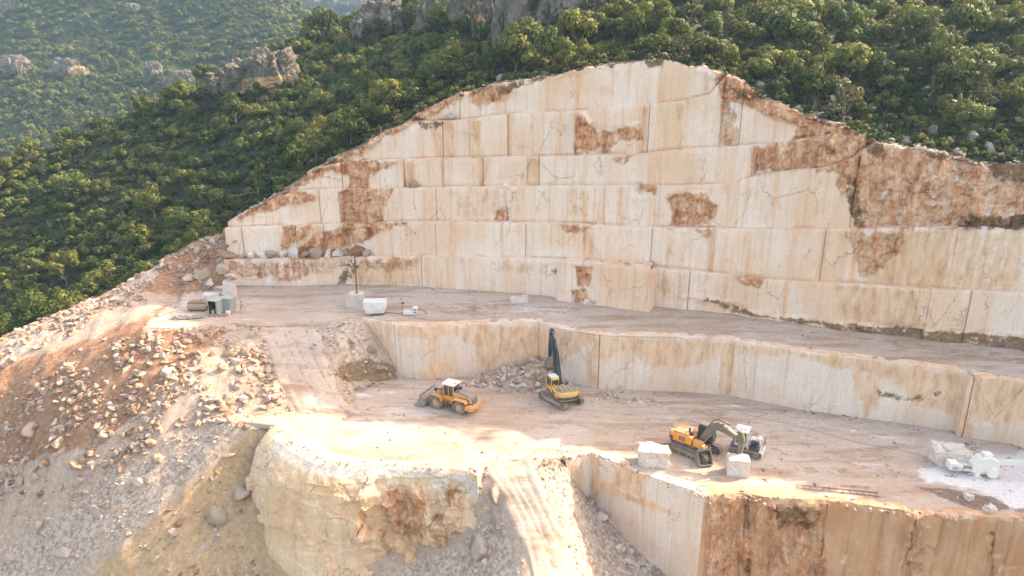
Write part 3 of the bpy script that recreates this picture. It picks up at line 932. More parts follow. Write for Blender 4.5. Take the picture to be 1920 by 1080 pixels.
# behind the crest the ground drops into the wood
_cr = _hp[:11]
_hp = np.vstack([_hp, _cr + [-4, 7, -3.2], _cr + [-9, 16, -9]])
_D = np.hypot(_hp[:, None, 0] - _hp[None, :, 0], _hp[:, None, 1] - _hp[None, :, 1])
_Am = np.block([[-_D - .15 * np.eye(len(_hp)) * -1, np.column_stack([np.ones(len(_hp)), _hp[:, :2]])], [np.vstack([np.ones(len(_hp)), _hp[:, :2].T]), np.zeros((3, 3))]])
_W = np.linalg.solve(_Am, np.concatenate([_hp[:, 2], np.zeros(3)]))


def hf_base(X, Y):
    X, Y = np.asarray(X, float), np.asarray(Y, float)
    out = np.empty(len(X))
    for a in range(0, len(X), 4000):
        x, y = X[a:a + 4000], Y[a:a + 4000]
        d = np.hypot(x[:, None] - _hp[None, :, 0], y[:, None] - _hp[None, :, 1])
        out[a:a + 4000] = -d @ _W[:-3] + _W[-3] + _W[-2] * x + _W[-1] * y
    return out


RAMP_P = [[(480, 612), (600, 604), (655, 765), (530, 768)], [(905, 870), (1000, 862), (1090, 1085), (985, 1085)]]
ORANGE_P = [([(330, 560), (250, 600), (0, 690), (-300, 800), (-300, 950), (0, 880), (200, 830), (300, 740), (440, 615), (268, 614)], .85), ([(440, 425), (330, 470), (250, 540), (340, 560), (430, 540)], .9), ([(640, 690), (740, 690), (740, 712), (640, 715)], .9)]
GREY_P = [([(404, 783), (470, 800), (420, 850), (250, 1000), (100, 1090), (-100, 1090), (200, 900), (330, 830)], .66), [(700, 1080), (800, 1052), (930, 975), (960, 1000), (985, 1085)], ([(1060, 870), (1110, 945), (1250, 1080), (1100, 1085), (1040, 950), (1010, 880)], .9), ([(560, 610), (677, 600), (740, 705), (650, 735)], .7), ([(450, 960), (500, 940), (500, 1010), (470, 1080), (400, 1080)], .7), ([(0, 640), (180, 560), (300, 500), (300, 520), (180, 590), (0, 690)], .8)]
OCHRE_P = [[(470, 800), (508, 803), (500, 900), (520, 985), (640, 1085), (160, 1085), (260, 1000), (420, 855)], ([(600, 690), (745, 690), (745, 715), (620, 720)], .6)]


def hf(X, Y):
    z = hf_base(X, Y)
    P = np.column_stack([X, Y, z])
    px, py, _ = proj(P)
    smooth_ = stain(px, py, RAMP_P, 12)
    a = 1 - .88 * smooth_
    return z + a * (.30 * fbm(P * [1, 1, .0] + 3, .28, 4) + .16 * fbm(P * [1, 1, 0] + 8, 1.1, 4)) - .04 * smooth_


def hf_mesh():
    st_ = .42
    xs, ys = np.arange(-120, 60, st_), np.arange(22, 124, st_)
    gx, gy = np.meshgrid(xs, ys)
    X, Y = gx.ravel(), gy.ravel()
    Z = hf(X, Y)
    # keep the ground under the working floors out of sight
    inside = np.maximum(sd_poly(X, Y, LOWPOLY), sd_poly(X, Y, MIDPOLY))
    facey = np.interp(X, BASE[:, 0], BASE[:, 1])
    drop = (inside > .9) | ((Y > facey - .3) & (X > BASE[0, 0] + .5)) | ((X > np.interp(Y, [20, 58, 66], [24, 18.6, 9])) & (Y > 52) & (X > 9) & (inside < 0) & (Y > 57))
    # the mass behind cliff and pit wall
    Z = np.where((inside > .25) & (sd_poly(X, Y, LOWPOLY) > 0), np.minimum(Z, lowz(X) - .12), Z)
    Z = np.where((inside > .25) & (sd_poly(X, Y, MIDPOLY) > 0), np.minimum(Z, midz(X) - .12), Z)
    V = np.column_stack([X, Y, Z])
    px, py, _ = proj(V)
    st = np.stack([stain(px, py, ORANGE_P, 14), stain(px, py, GREY_P, 10), stain(px, py, OCHRE_P, 12), stain(px, py, [([(600, 692), (690, 672), (745, 685), (748, 712), (640, 720)], .9)], 8)], -1)  # fourth channel paints in the dark of the hollow beside the wall
    # wheel-worn ramps stay pale dust
    r_ = stain(px, py, RAMP_P, 6)[:, None]
    st = st * (1 - r_)
    keepv = ~drop.reshape(gx.shape)
    keep = keepv[:-1, :-1] & keepv[1:, :-1] & keepv[:-1, 1:] & keepv[1:, 1:]
    i = np.arange(gx.size).reshape(gx.shape)
    F = np.stack([i[:-1, :-1], i[:-1, 1:], i[1:, 1:], i[1:, :-1]], -1)[keep].reshape(-1, 4)
    used = np.unique(F)
    remap = np.full(gx.size, -1)
    remap[used] = np.arange(len(used))
    return structure("spoil_slope", V[used], remap[F], M['scree'], smooth=True, st=st[used])


hf_mesh()


def on_hf(px, py):
    z = np.zeros(np.shape(px))
    for _ in range(40):
        P = at_z(px, py, z)
        z = .5 * z + .5 * hf(P[:, 0], P[:, 1])
    return at_z(px, py, z)


def ramp_sheet(name, left, right, label):
    """a compacted haul road with wheel ruts, laid on the slope between two photo edges"""
    n, m = 60, 30
    L_, _s = resample(A(left), 1.0)
    R_, _s = resample(A(right), 1.0)
    f = lambda q: np.stack([np.interp(np.linspace(0, 1, n), np.linspace(0, 1, len(q)), q[:, k]) for k in (0, 1)], -1)
    L_, R_ = f(L_), f(R_)
    u = np.linspace(0, 1, m)
    Q = L_[:, None] * (1 - u)[None, :, None] + R_[:, None] * u[None, :, None]
    P = on_hf(Q[..., 0].ravel(), Q[..., 1].ravel())
    uu = np.repeat(u[None], n, 0).ravel()
    edge = np.minimum(uu, 1 - uu)
    rut = np.zeros(len(P))
    for c in (.26, .47, .55, .78):
        w = .04 * np.sin(np.repeat(np.linspace(0, 7, n)[:, None], m, 1).ravel() + c * 20)
        rut = np.maximum(rut, np.clip(1 - np.abs(uu - c - w) / .055, 0, 1))
    v_ = np.repeat(np.linspace(0, 1, n)[:, None], m, 1).ravel()
    wob = .05 * fbm(np.column_stack([v_ * 9, uu * 2, uu * 0]), 1.0, 3)
    P[:, 2] += .10 - .07 * rut + .05 * fbm(P, .9, 4) - np.clip(.12 + wob - edge, 0, 1) * 3.2 - np.clip(.10 + wob - (1 - v_), 0, 1) * 5.5 - np.clip(.05 - v_, 0, 1) * 5
    P[:, 2] = np.where(sd_poly(P[:, 0], P[:, 1], LOWPOLY) > .0, np.maximum(P[:, 2], lowz(P[:, 0]) + .05 - np.clip(.16 - v_, 0, 1) * 1.2 - np.clip(.12 - (1 - v_), 0, 1) * 1.6 - np.clip(.10 + wob - edge, 0, 1) * 1.5), P[:, 2])
    P = P.reshape(n, m, 3)
    # level the cross fall a little
    P[..., 2] += .05
    st = np.stack([.62 * rut, np.clip(.35 - 3 * edge, 0, 1), rut * 0], -1)
    return structure(name, P.reshape(-1, 3), grid_faces(n, m), M['ramp'], smooth=True, st=st, label=label)


ramp_sheet("haul_ramp", [(468, 611), (490, 660), (512, 715), (535, 752), (546, 775), (556, 788)], [(602, 604), (614, 650), (632, 710), (650, 750), (668, 768), (690, 776)], "compacted haul ramp joining the two working floors")
ramp_sheet("front_ramp", [(880, 852), (900, 885), (915, 910), (942, 960), (970, 1020), (990, 1085), (1010, 1150)], [(1004, 846), (1010, 880), (1020, 905), (1045, 960), (1068, 1020), (1090, 1085), (1110, 1150)], "pale haul ramp running down from the lower floor to the front")

# ------------------------------------------------------------ hills: control profiles (photo row, distance along the view axis) for photo columns
HILL = [
    (-900, [(1000, 100), (940, 112), (900, 124), (760, 146), (640, 168)], -30),
    (-300, [(790, 103), (760, 114), (720, 126), (540, 148), (420, 170)], -30),
    (0, [(700, 104), (650, 114), (600, 126), (440, 146), (325, 166)], -28),
    (180, [(610, 107), (560, 118), (510, 130), (370, 150), (268, 172)], -26),
    (330, [(510, 113), (470, 122), (420, 133), (290, 154), (186, 176)], -26),
    (430, [(455, 112), (410, 122), (370, 134), (235, 156), (148, 178)], -26),
    (520, [(372, 107.5), (340, 119), (310, 133), (190, 157), (100, 182)], -26),
    (640, [(292, 107), (262, 118), (245, 132), (140, 158), (55, 188)], -26),
    (760, [(228, 106), (205, 116), (185, 130), (90, 158), (0, 195)], -26),
    (860, [(178, 105), (155, 114), (138, 126), (55, 155), (-45, 195)], -10),
    (960, [(150, 102), (120, 110), (95, 120), (20, 146), (-100, 190)], 0),
    (1100, [(124, 98), (90, 106), (55, 115), (-20, 134), (-200, 185)], 10),
    (1250, [(112, 95), (80, 102), (40, 111), (-20, 128), (-250, 185)], 10),
    (1400, [(155, 92), (110, 99), (60, 108), (-10, 124), (-270, 185)], 10),
    (1650, [(266, 87), (190, 95), (110, 104), (0, 121), (-300, 185)], 10),
    (1920, [(303, 81), (215, 88), (125, 97), (0, 114), (-330, 180)], 10),
    (2400, [(305, 72), (210, 78), (110, 88), (-30, 108), (-330, 165)], 10),  # hill out of view from here on, shaped to cast shadow on the floors
    (3000, [(308, 60), (190, 66), (80, 76), (-60, 96), (-330, 140)], 10),
    (3800, [(310, 45), (150, 52), (30, 62), (-100, 80), (-330, 120)], 10),
]


def hill_sheet(name, prof, mat, nrow=70, dcol=14, noise_amp=.9, mfreq=.045, mid_noise=2.0):
    kx = A([p[0] for p in prof])
    cols = np.arange(kx[0], kx[-1] + 1, dcol)
    K = A([p[1] for p in prof])            # key, ctrl, 2
    nc_ = K.shape[1]
    dz = np.interp(cols, kx, [p[2] for p in prof])
    C_ = np.stack([[np.interp(cols, kx, K[:, j, c]) for j in range(nc_)] for c in (0, 1)], -1)   # ctrl, col, 2
    # soften the kinks between key columns
    w = np.hanning(9)
    w /= w.sum()
    for j in range(nc_):
        for c in (0, 1):
            if j:
                C_[j, :, c] = np.convolve(np.pad(C_[j, :, c], 4, mode='edge'), w, 'valid')
    W_ = at_t(cols[None].repeat(nc_, 0), C_[..., 0], C_[..., 1])
    tail1 = W_[-1] + np.stack([dz * 0, dz * 0 + 22, dz * .25], -1)
    tail2 = W_[-1] + np.stack([dz * 0, dz * 0 + 60, dz * 1.0], -1)
    tail3 = W_[-1] + np.stack([dz * 0, dz * 0 + 130, dz * 1.6 - 12], -1)
    W_ = np.concatenate([W_, tail1[None], tail2[None], tail3[None]], 0)
    # Catmull-Rom along the profile
    nk = len(W_)
    u = np.linspace(0, nk - 1.0001, nrow)
    i = np.floor(u).astype(int)
    f = (u - i)[:, None, None]
    g = lambda k: W_[np.clip(i + k, 0, nk - 1)]
    G = .5 * (2 * g(0) + (g(1) - g(-1)) * f + (2 * g(-1) - 5 * g(0) + 4 * g(1) - g(2)) * f ** 2 + (3 * g(0) - g(-1) - 3 * g(1) + g(2)) * f ** 3)
    fl = G.reshape(-1, 3)
    ramp_ = np.repeat(np.clip(u / 1.0, 0, 1)[:, None], len(cols), 1).ravel()
    fl[:, 2] += ramp_ * (mid_noise * fbm(fl * [1, 1, 0] + 50, mfreq, 3) + noise_amp * fbm(fl * [1, 1, 0], .16, 4))
    G = fl.reshape(G.shape)
    return G, cols


def fringe_stain(G, cols):
    px, py, _ = proj(G.reshape(-1, 3))
    rim = np.interp(px, RIM[:, 0], RIM[:, 1])
    return np.stack([np.clip(.5 - (rim - py) / 16, 0, 1), np.zeros(px.shape), np.zeros(px.shape)], -1)


HG, HC = hill_sheet("hill", HILL, M['forest_floor'])
# tuck the first row in just behind the rim of the quarry
_top = np.zeros((len(HC), 3))
_best = np.full(len(HC), -1e9)
for (P, zr, zt, zb) in RIMPTS:
    px, py, t = proj(np.column_stack([P, zt]))
    hit = (np.abs(zt - zr) < .05) & (zt - zb > .05)
    if hit.sum() > 2:
        for j, cx in enumerate(HC):
            if cx > 447:
                k = np.argmin(np.abs(px - cx) + 1e4 * (~hit))
                if hit[k] and abs(px[k] - cx) < 12 and zt[k] > _best[j]:
                    _best[j] = zt[k]
                    _top[j] = (P[k, 0] + BACK[0] * .3, P[k, 1] + BACK[1] * .3, zt[k] - .05)
sel = _best > -1e8
HG[0][sel] = _top[sel]
HG[1][sel] = .65 * _top[sel] + .35 * HG[2][sel] + [0, 0, .15]
structure("hill", HG.reshape(-1, 3), grid_faces(*HG.shape[:2]), M['forest_floor'], smooth=True, st=fringe_stain(HG, HC))

FARHILL = [
    (-700, [(600, 225), (450, 262), (250, 310), (0, 370), (-300, 440)], 0),
    (0, [(420, 225), (300, 255), (170, 300), (20, 355), (-270, 430)], 0),
    (200, [(330, 228), (240, 255), (140, 300), (10, 350), (-210, 420)], -5),
    (330, [(260, 232), (200, 256), (120, 296), (0, 345), (-150, 405)], -10),
    (430, [(220, 236), (160, 258), (95, 295), (-10, 340), (-70, 380)], -20),
    (500, [(180, 242), (130, 262), (75, 295), (20, 330), (-2, 350)], -25),
    (560, [(150, 250), (110, 268), (75, 292), (40, 318), (20, 335)], -25),
    (620, [(120, 258), (95, 275), (75, 292), (58, 308), (45, 322)], -25),
    (690, [(120, 262), (105, 275), (95, 288), (85, 300), (76, 312)], -25),
    (800, [(150, 265), (140, 275), (130, 285), (125, 295), (120, 305)], -25),
]
FARHILL = [(x, [(y, t * 1.45) for y, t in c], d) for x, c, d in FARHILL]
FG, FC = hill_sheet("far_hill", FARHILL, M['forest_floor'], nrow=60, dcol=14, noise_amp=2.0, mid_noise=15, mfreq=.013)
structure("far_hill", FG.reshape(-1, 3), grid_faces(*FG.shape[:2]), M['forest_floor'], smooth=True, st=np.zeros((FG.shape[0] * FG.shape[1], 3)))
MTN = [  # the distant range
    (200, [(200, 780), (80, 840), (-20, 930), (-120, 1050), (-300, 1200)], 0),
    (450, [(180, 780), (80, 840), (0, 930), (-100, 1050), (-300, 1200)], 0),
    (620, [(150, 780), (70, 840), (25, 900), (-60, 960), (-300, 1170)], 0),
    (760, [(140, 780), (60, 840), (20, 900), (-70, 975), (-320, 1170)], 0),
    (1000, [(140, 780), (60, 840), (0, 900), (-120, 975), (-400, 1170)], 0),
]
TG, TC = hill_sheet("mountain", MTN, M['forest_floor'], nrow=50, dcol=14, noise_amp=4, mid_noise=12)
_px, _py, _ = proj(TG.reshape(-1, 3))
structure("mountain", TG.reshape(-1, 3), grid_faces(*TG.shape[:2]), M['cliff'], smooth=True, st=np.zeros((TG.shape[0] * TG.shape[1], 3)))
# the wide ground far below everything
structure("ground", A([(-2250, -2050, -45), (2250, -2050, -45), (2250, 3800, -45), (-2250, 3800, -45)]), [[0, 1, 2, 3]], M['forest_floor'])
# ---------------------------------------------------------------- shrubs and trees
def crown_mesh(name, seed, w=5.0, h=4.0, lobes=13, cards=70, card=.42, mat=None, base=.9, open_=0.0):
    r = np.random.default_rng(seed)
    cs = []
    for i in range(lobes):
        a = r.uniform(0, 2 * math.pi)
        rad = math.sqrt(r.uniform(0, 1)) * w * .36
        zz = base + h * (.28 + .5 * r.uniform(0, 1) * (1 - (rad / (w * .5)) ** 2))
        cs.append((rad * math.cos(a), rad * math.sin(a), zz, w * r.uniform(.13, .22) * (1 - open_ * .3), r.uniform(0, 1)))
    V, F, N, T = [], [], [], []
    for (cx, cy, cz, lr, tint) in cs:
        n = int(cards * (lr / (w * .17)) ** 2)
        d = r.normal(size=(n, 3))
        d[:, 2] = d[:, 2] * .9 + .18
        d /= np.linalg.norm(d, axis=1, keepdims=True)
        rr = lr * r.uniform(.72, 1.10, n)
        for k in range(n):
            o = np.array([cx, cy, cz]) + d[k] * rr[k] * [1, 1, .78]
            nn = d[k] + r.normal(size=3) * .45
            nn /= np.linalg.norm(nn)
            if nn @ d[k] < 0:
                nn = -nn
            t1 = np.cross(nn, r.normal(size=3))
            t1 /= np.linalg.norm(t1) + 1e-9
            t2 = np.cross(nn, t1)
            s = card * r.uniform(.55, 1.15)
            b = len(V)
            for (p, q) in ((-.5, -.28), (.08, -.5), (.55, .02), (.1, .46), (-.45, .3)):
                V.append(o + t1 * p * s * r.uniform(.75, 1.25) + t2 * q * s * r.uniform(.75, 1.25) - nn * (p * p + q * q) * s * .25)
                N.append(d[k])
                T.append(np.clip(tint * .6 + .4 * r.uniform(), 0, 1))
            F.append([b, b + 1, b + 2, b + 3, b + 4])
    me = new_mesh(name, V, F, mat)
    a = me.attributes.new("tint", 'FLOAT', 'POINT')
    a.data.foreach_set("value", np.array(T, np.float32))
    me.polygons.foreach_set("use_smooth", [True] * len(me.polygons))
    me.normals_split_custom_set_from_vertices([tuple(v) for v in N])
    me["lobes"] = [float(x) for c in cs for x in c[:3]]
    return me


def limb(V, F, pts, rad, seg=6):
    pts = [Vector(p) for p in pts]
    b = len(V)
    for i, p in enumerate(pts):
        d = (pts[min(i + 1, len(pts) - 1)] - pts[max(i - 1, 0)]).normalized()
        x = d.orthogonal().normalized()
        y = d.cross(x)
        for k in range(seg):
            a = 2 * math.pi * k / seg
            V.append(tuple(p + (x * math.cos(a) + y * math.sin(a)) * rad[i]))
    for i in range(len(pts) - 1):
        for k in range(seg):
            F.append([b + i * seg + k, b + i * seg + (k + 1) % seg, b + (i + 1) * seg + (k + 1) % seg, b + (i + 1) * seg + k])
    F.append([b + (len(pts) - 1) * seg + k for k in range(seg)])


def trunk_mesh(name, crown, seed, w, base):
    r = np.random.default_rng(seed)
    V, F = [], []
    L = np.array(list(crown["lobes"])).reshape(-1, 3)
    fork = Vector((r.uniform(-.15, .15), r.uniform(-.15, .15), base * .75))
    limb(V, F, [(0, 0, -.6), (0, 0, 0), fork * .6, fork], [.05 * w, .042 * w, .032 * w, .028 * w], 7)
    for c in L[r.permutation(len(L))[:6]]:
        c = Vector(c)
        mid = fork.lerp(c, .5) + Vector((r.uniform(-.2, .2), r.uniform(-.2, .2), -.15))
        limb(V, F, [fork - Vector((0, 0, .05)), mid, c], [.02 * w, .014 * w, .006 * w], 5)
    return new_mesh(name, V, F, M['bark'], True)


TREES = []          # (crown mesh, trunk mesh, width)
for i in range(7):
    w, h = [(5.2, 4.2), (4.6, 4.4), (5.6, 3.8), (4.4, 3.8), (5.0, 4.8), (6.0, 4.6), (4.2, 3.4)][i]
    cm = crown_mesh("crown", 100 + i, w, h, [14, 12, 17, 11, 15, 19, 10][i], 84, .33, M['leaf'], .9, .1 * (i % 3))
    TREES.append((cm, trunk_mesh("trunk", cm, 50 + i, w * .9, .9), w))
GREYT = []
for i in range(2):
    cm = crown_mesh("crown", 140 + i, 4.4, 3.6, 10, 40, .36, M['leaf_grey'], .9, .8)
    GREYT.append((cm, trunk_mesh("trunk", cm, 70 + i, 3.6, .9), 4.4))
SHRUBS = []
for i in range(5):
    w = [1.7, 2.2, 1.5, 2.0, 1.3][i]
    cm = crown_mesh("foliage", 160 + i, w, w * .75, 7, 46, .24, M['leaf_grey' if i in (1, 4) else 'leaf'], -.12, .2)
    SHRUBS.append((cm, trunk_mesh("stem", cm, 90 + i, w * .6, .25), w))
FARTREES = []
for i in range(5):
    w, h = [(4.8, 3.8), (4.2, 4.0), (5.2, 3.6), (4.0, 3.4), (4.6, 4.4)][i]
    FARTREES.append(crown_mesh("far_crown", 180 + i, w, h, 13, 54, .46, M['leaf_far'], .3, .1))

# ---------------------------------------------------------------- rocks
def rock_mesh(name, seed, mat, npts=17, flat=.75, long=1.0, rough=False):
    r = np.random.default_rng(seed)
    p = r.normal(size=(npts, 3))
    p /= np.linalg.norm(p, axis=1, keepdims=True)
    p *= r.uniform(.8, 1.08, (npts, 1))
    p *= np.array([long, r.uniform(.72, .95), flat * r.uniform(.85, 1.1)]) * .5
    bm = bmesh.new()
    vs_ = [bm.verts.new(v) for v in p]
    res = bmesh.ops.convex_hull(bm, input=vs_)
    bmesh.ops.delete(bm, geom=[g for g in res["geom_interior"] if isinstance(g, bmesh.types.BMVert)], context='VERTS')
    bmesh.ops.bevel(bm, geom=list(bm.edges), offset=.035, segments=1, affect='EDGES', profile=.5)
    if rough:
        bmesh.ops.triangulate(bm, faces=list(bm.faces))
        bmesh.ops.subdivide_edges(bm, edges=list(bm.edges), cuts=2, use_grid_fill=True)
        co = np.array([v.co[:] for v in bm.verts])
        dn = .07 * fbm(co + seed, 2.2, 4)
        for v, q in zip(bm.verts, dn):
            v.co *= 1 + q
    me = bpy.data.meshes.new(name)
    bm.to_mesh(me)
    bm.free()
    me.materials.append(mat)
    return me


ROCKS = [rock_mesh("rock", 300 + i, M['rock'], [12, 14, 17, 20, 11, 15, 13, 18][i], [.7, .6, .8, .75, .5, .65, .85, .7][i], [1, 1.3, 1, 1.1, 1.5, 1.2, 1, 1.15][i], rough=True) for i in range(8)]
GROCKS = [rock_mesh("rubble_rock", 330 + i, M['rock_grey'], [12, 14, 17, 20, 11, 15][i], [.7, .65, .8, .75, .55, .65][i], [1, 1.25, 1, 1.1, 1.4, 1.2][i], rough=True) for i in range(6)]
LROCKS = [rock_mesh("boulder", 350 + i, M['limestone'], [16, 20, 24, 18, 22][i], [.75, .7, .85, .8, .7][i], 1.1, rough=True) for i in range(5)]
RROCKS = [rock_mesh("rim_stone", 370 + i, M['rim_rock'], [12, 14, 16, 13][i], .75, 1.2) for i in range(4)]


WROCKS = [rock_mesh("block", 390 + i, M['block'], [11, 13, 12, 14, 12][i], .8, 1.15, rough=True) for i in range(5)]


def stuff(name, P, scale, meshes, label, rot=None, tilt=.0, r=rng):
    """uncounted growth or rubble: ONE object, instanced over points"""
    src = bpy.data.collections.new(name + "_kinds")
    for m_ in meshes:
        o = bpy.data.objects.new(m_.name, m_)
        src.objects.link(o)
    me = bpy.data.meshes.new(name)
    me.vertices.add(len(P))
    me.vertices.foreach_set("co", np.asarray(P, np.float32).ravel())
    for an, ty, val in (("scl", 'FLOAT_VECTOR', np.asarray(scale, np.float32)), ("rot", 'FLOAT_VECTOR', np.asarray(rot if rot is not None else np.column_stack([r.uniform(-tilt, tilt, len(P)), r.uniform(-tilt, tilt, len(P)), r.uniform(0, 6.28, len(P))]), np.float32))):
        a = me.attributes.new(an, ty, 'POINT')
        a.data.foreach_set("vector", val.ravel())
    a = me.attributes.new("vid", 'INT', 'POINT')
    a.data.foreach_set("value", r.integers(0, len(meshes), len(P)).astype(np.int32))
    o = link(name, me)
    o["kind"] = "stuff"
    o["label"] = label
    ng = bpy.data.node_groups.new(name, 'GeometryNodeTree')
    ng.interface.new_socket(name="Geometry", in_out='INPUT', socket_type='NodeSocketGeometry')
    ng.interface.new_socket(name="Geometry", in_out='OUTPUT', socket_type='NodeSocketGeometry')
    gi, go = ng.nodes.new("NodeGroupInput"), ng.nodes.new("NodeGroupOutput")
    iop = ng.nodes.new("GeometryNodeInstanceOnPoints")
    ci = ng.nodes.new("GeometryNodeCollectionInfo")
    ci.inputs["Collection"].default_value = src
    ci.inputs["Separate Children"].default_value = True
    ci.inputs["Reset Children"].default_value = True
    iop.inputs["Pick Instance"].default_value = True
    for an, ty, sock in (("scl", 'FLOAT_VECTOR', "Scale"), ("rot", 'FLOAT_VECTOR', "Rotation"), ("vid", 'INT', "Instance Index")):
        na = ng.nodes.new("GeometryNodeInputNamedAttribute")
        na.data_type = ty
        na.inputs["Name"].default_value = an
        ng.links.new(na.outputs["Attribute"], iop.inputs[sock])
    ng.links.new(gi.outputs[0], iop.inputs["Points"])
    ng.links.new(ci.outputs[0], iop.inputs["Instance"])
    ng.links.new(iop.outputs[0], go.inputs[0])
    md = o.modifiers.new("scatter", 'NODES')
    md.node_group = ng
    return o


def spread(G, n, r, spacing, view=(-160, 2080, -260, 1200), reject=None):
    """points over a hill grid by area, kept apart by their own spacing"""
    a, b, c, d = G[:-1, :-1], G[:-1, 1:], G[1:, 1:], G[1:, :-1]
    ar = np.linalg.norm(np.cross(c - a, d - b), axis=-1) / 2
    cen = (a + b + c + d) / 4
    px, py, t = proj(cen)
    ok = (px > view[0]) & (px < view[1]) & (py > view[2]) & (py < view[3]) & (t > 0)
    w = (ar * ok).ravel()
    idx = r.choice(len(w), n, p=w / w.sum())
    i, j = np.unravel_index(idx, ar.shape)
    u, v = r.uniform(0, 1, n)[:, None], r.uniform(0, 1, n)[:, None]
    P = (a[i, j] * (1 - u) + b[i, j] * u) * (1 - v) + (d[i, j] * (1 - u) + c[i, j] * u) * v
    px, py, t = proj(P)
    if reject is not None:
        k = ~reject(P, px, py, t)
        P = P[k]
    sp = spacing(P) if callable(spacing) else np.full(len(P), spacing)
    cell = {}
    keep = []
    g = float(np.max(sp))
    for q in range(len(P)):
        cx, cy = int(P[q, 0] // g), int(P[q, 1] // g)
        good = True
        for ax in (-1, 0, 1):
            for ay in (-1, 0, 1):
                for m_ in cell.get((cx + ax, cy + ay), ()):
                    if (P[m_, 0] - P[q, 0]) ** 2 + (P[m_, 1] - P[q, 1]) ** 2 < (.5 * (sp[m_] + sp[q])) ** 2:
                        good = False
                        break
                if not good:
                    break
            if not good:
                break
        if good:
            cell.setdefault((cx, cy), []).append(q)
            keep.append(q)
    return P[keep], sp[keep]


# limestone outcrops on the slopes: photo outline box, distance, warm cave patch
def hill_t(G, px, py):
    gx, gy, gt = proj(G)
    d = (gx - px) ** 2 + (gy - py) ** 2
    near = (d < 420) & (gt > 0)
    k = np.unravel_index(np.argmin(np.where(near, gt, 1e9) if near.any() else d), d.shape)
    return gt[k]


def outcrop(label, blobs, G, caves, dt=2.0, seed=0, fixed_t=None):
    V, F, S = [], [], []
    bm = bmesh.new()
    bmesh.ops.create_icosphere(bm, subdivisions=5, radius=1)
    sv = np.array([v.co[:] for v in bm.verts])
    sf = [[v.index for v in f.verts] for f in bm.faces]
    bm.free()
    for bi, (cx, cy, wx, hy) in enumerate(blobs):
        t = fixed_t if fixed_t else hill_t(G, cx, cy + hy * .3)
        c = at_t(cx, cy, t + dt)
        rx, rz = wx * t / FPX * .5, hy * t / FPX * .5
        q = np.sign(sv) * np.abs(sv) ** .7
        P = q * [rx, max(rx * .5, 4), rz * 1.15]
        n = fbm((P + c + seed) * [1, 1, .42], 2.6 / max(rx, rz), 5, .6)
        fl_ = np.abs(fbm((P + c + seed) * [1, 1, .08], 5.0 / max(rx, rz), 3))
        P = P * (1 + .30 * n - .16 * fl_)[:, None] + c
        b = len(V)
        V += P.tolist()
        F += [[x + b for x in f] for f in sf]
    V = A(V)
    px, py, _ = proj(V)
    o = structure("rock_outcrop", V, F, M['cliff'], smooth=False, st=np.stack([stain(px, py, caves, 6), px * 0, px * 0], -1))
    o["label"] = label
    return o


outcrop("grey limestone cliff with an ochre hollow above the quarry rim", [(1000, 22, 120, 110), (952, 58, 50, 90), (1060, 8, 100, 90), (1120, -5, 60, 60), (975, 5, 60, 90)], HG, [[(960, 50), (985, 36), (1010, 38), (1030, 55), (1025, 68), (970, 72), (955, 95), (940, 90)]], -.3, 3)
outcrop("long grey cliff with an ochre base on the near wooded ridge", [(515, 135, 90, 66), (465, 146, 80, 54), (420, 158, 50, 40)], HG, [[(455, 148), (550, 138), (556, 172), (450, 174)]], .8, 11)
outcrop("grey cliffs on the ridge top behind the quarry", [(880, 20, 80, 80), (825, 28, 80, 66), (905, 42, 40, 56)], HG, [[(890, 25), (915, 25), (915, 40), (890, 40)]], .3, 19)
outcrop("pale grey crag near the top of the near ridge", [(715, 36, 80, 56), (688, 52, 60, 36)], HG, [], .5, 23)
outcrop("band of pale cliffs across the far hill", [(20, 124, 80, 34), (125, 128, 56, 28), (150, 136, 34, 18), (285, 132, 34, 28), (345, 150, 46, 30), (320, 158, 30, 20)], FG, [[(125, 125), (160, 122), (160, 145), (128, 145)]], 0, 31)
outcrop("sunlit pale rocks high on the far hill", [(15, 10, 44, 30), (248, 15, 22, 14)], FG, [], 1.0, 37)
outcrop("hazy pale cliff on the distant mountain", [(600, 4, 160, 34), (560, 2, 60, 26), (700, -4, 80, 30)], TG, [], 0, 41, fixed_t=870)
CLEAR_H = [[(930, 100), (945, -20), (1150, -40), (1130, 30), (1050, 66), (1020, 72), (950, 105)], [(398, 175), (400, 150), (455, 125), (552, 108), (552, 168)], [(780, 62), (790, 5), (930, 0), (930, 60)], [(655, 72), (690, 25), (750, 20), (745, 55)]]
CLEAR_F = [[(-20, 145), (-20, 100), (60, 102), (65, 144)], [(95, 145), (95, 112), (158, 105), (160, 145)], [(262, 150), (270, 110), (305, 110), (305, 150)], [(315, 165), (320, 122), (370, 125), (370, 165)]]


def in_any(px, py, polys, m=0):
    r_ = np.zeros(px.shape, bool)
    for p in polys:
        r_ |= sd_poly(px, py, p) > m
    return r_


tr = np.random.default_rng(21)


def right_side(px):
    return np.clip((px - 820) / 250, 0, 1)


def rim_gap(px, py):
    return np.interp(px, RIM[:, 0], RIM[:, 1]) - py


def rej(P, px, py, t):
    gap = rim_gap(px, py)
    rough = (px > 1380) & (gap < 105 * np.clip((px - 1380) / 200, 0, 1) * (.6 + .5 * vnoise(P * .12)))
    return in_any(px, py, CLEAR_H, -2) | ((gap < 4) & (px > 445)) | (rough & (tr.uniform(0, 1, len(px)) > .12)) | ((px < 445) & (gap < -60))


def spc(P):
    px, py, t = proj(P)
    return 1.6 + right_side(px) * 1.0 + tr.uniform(-.3, 1.0, len(P))


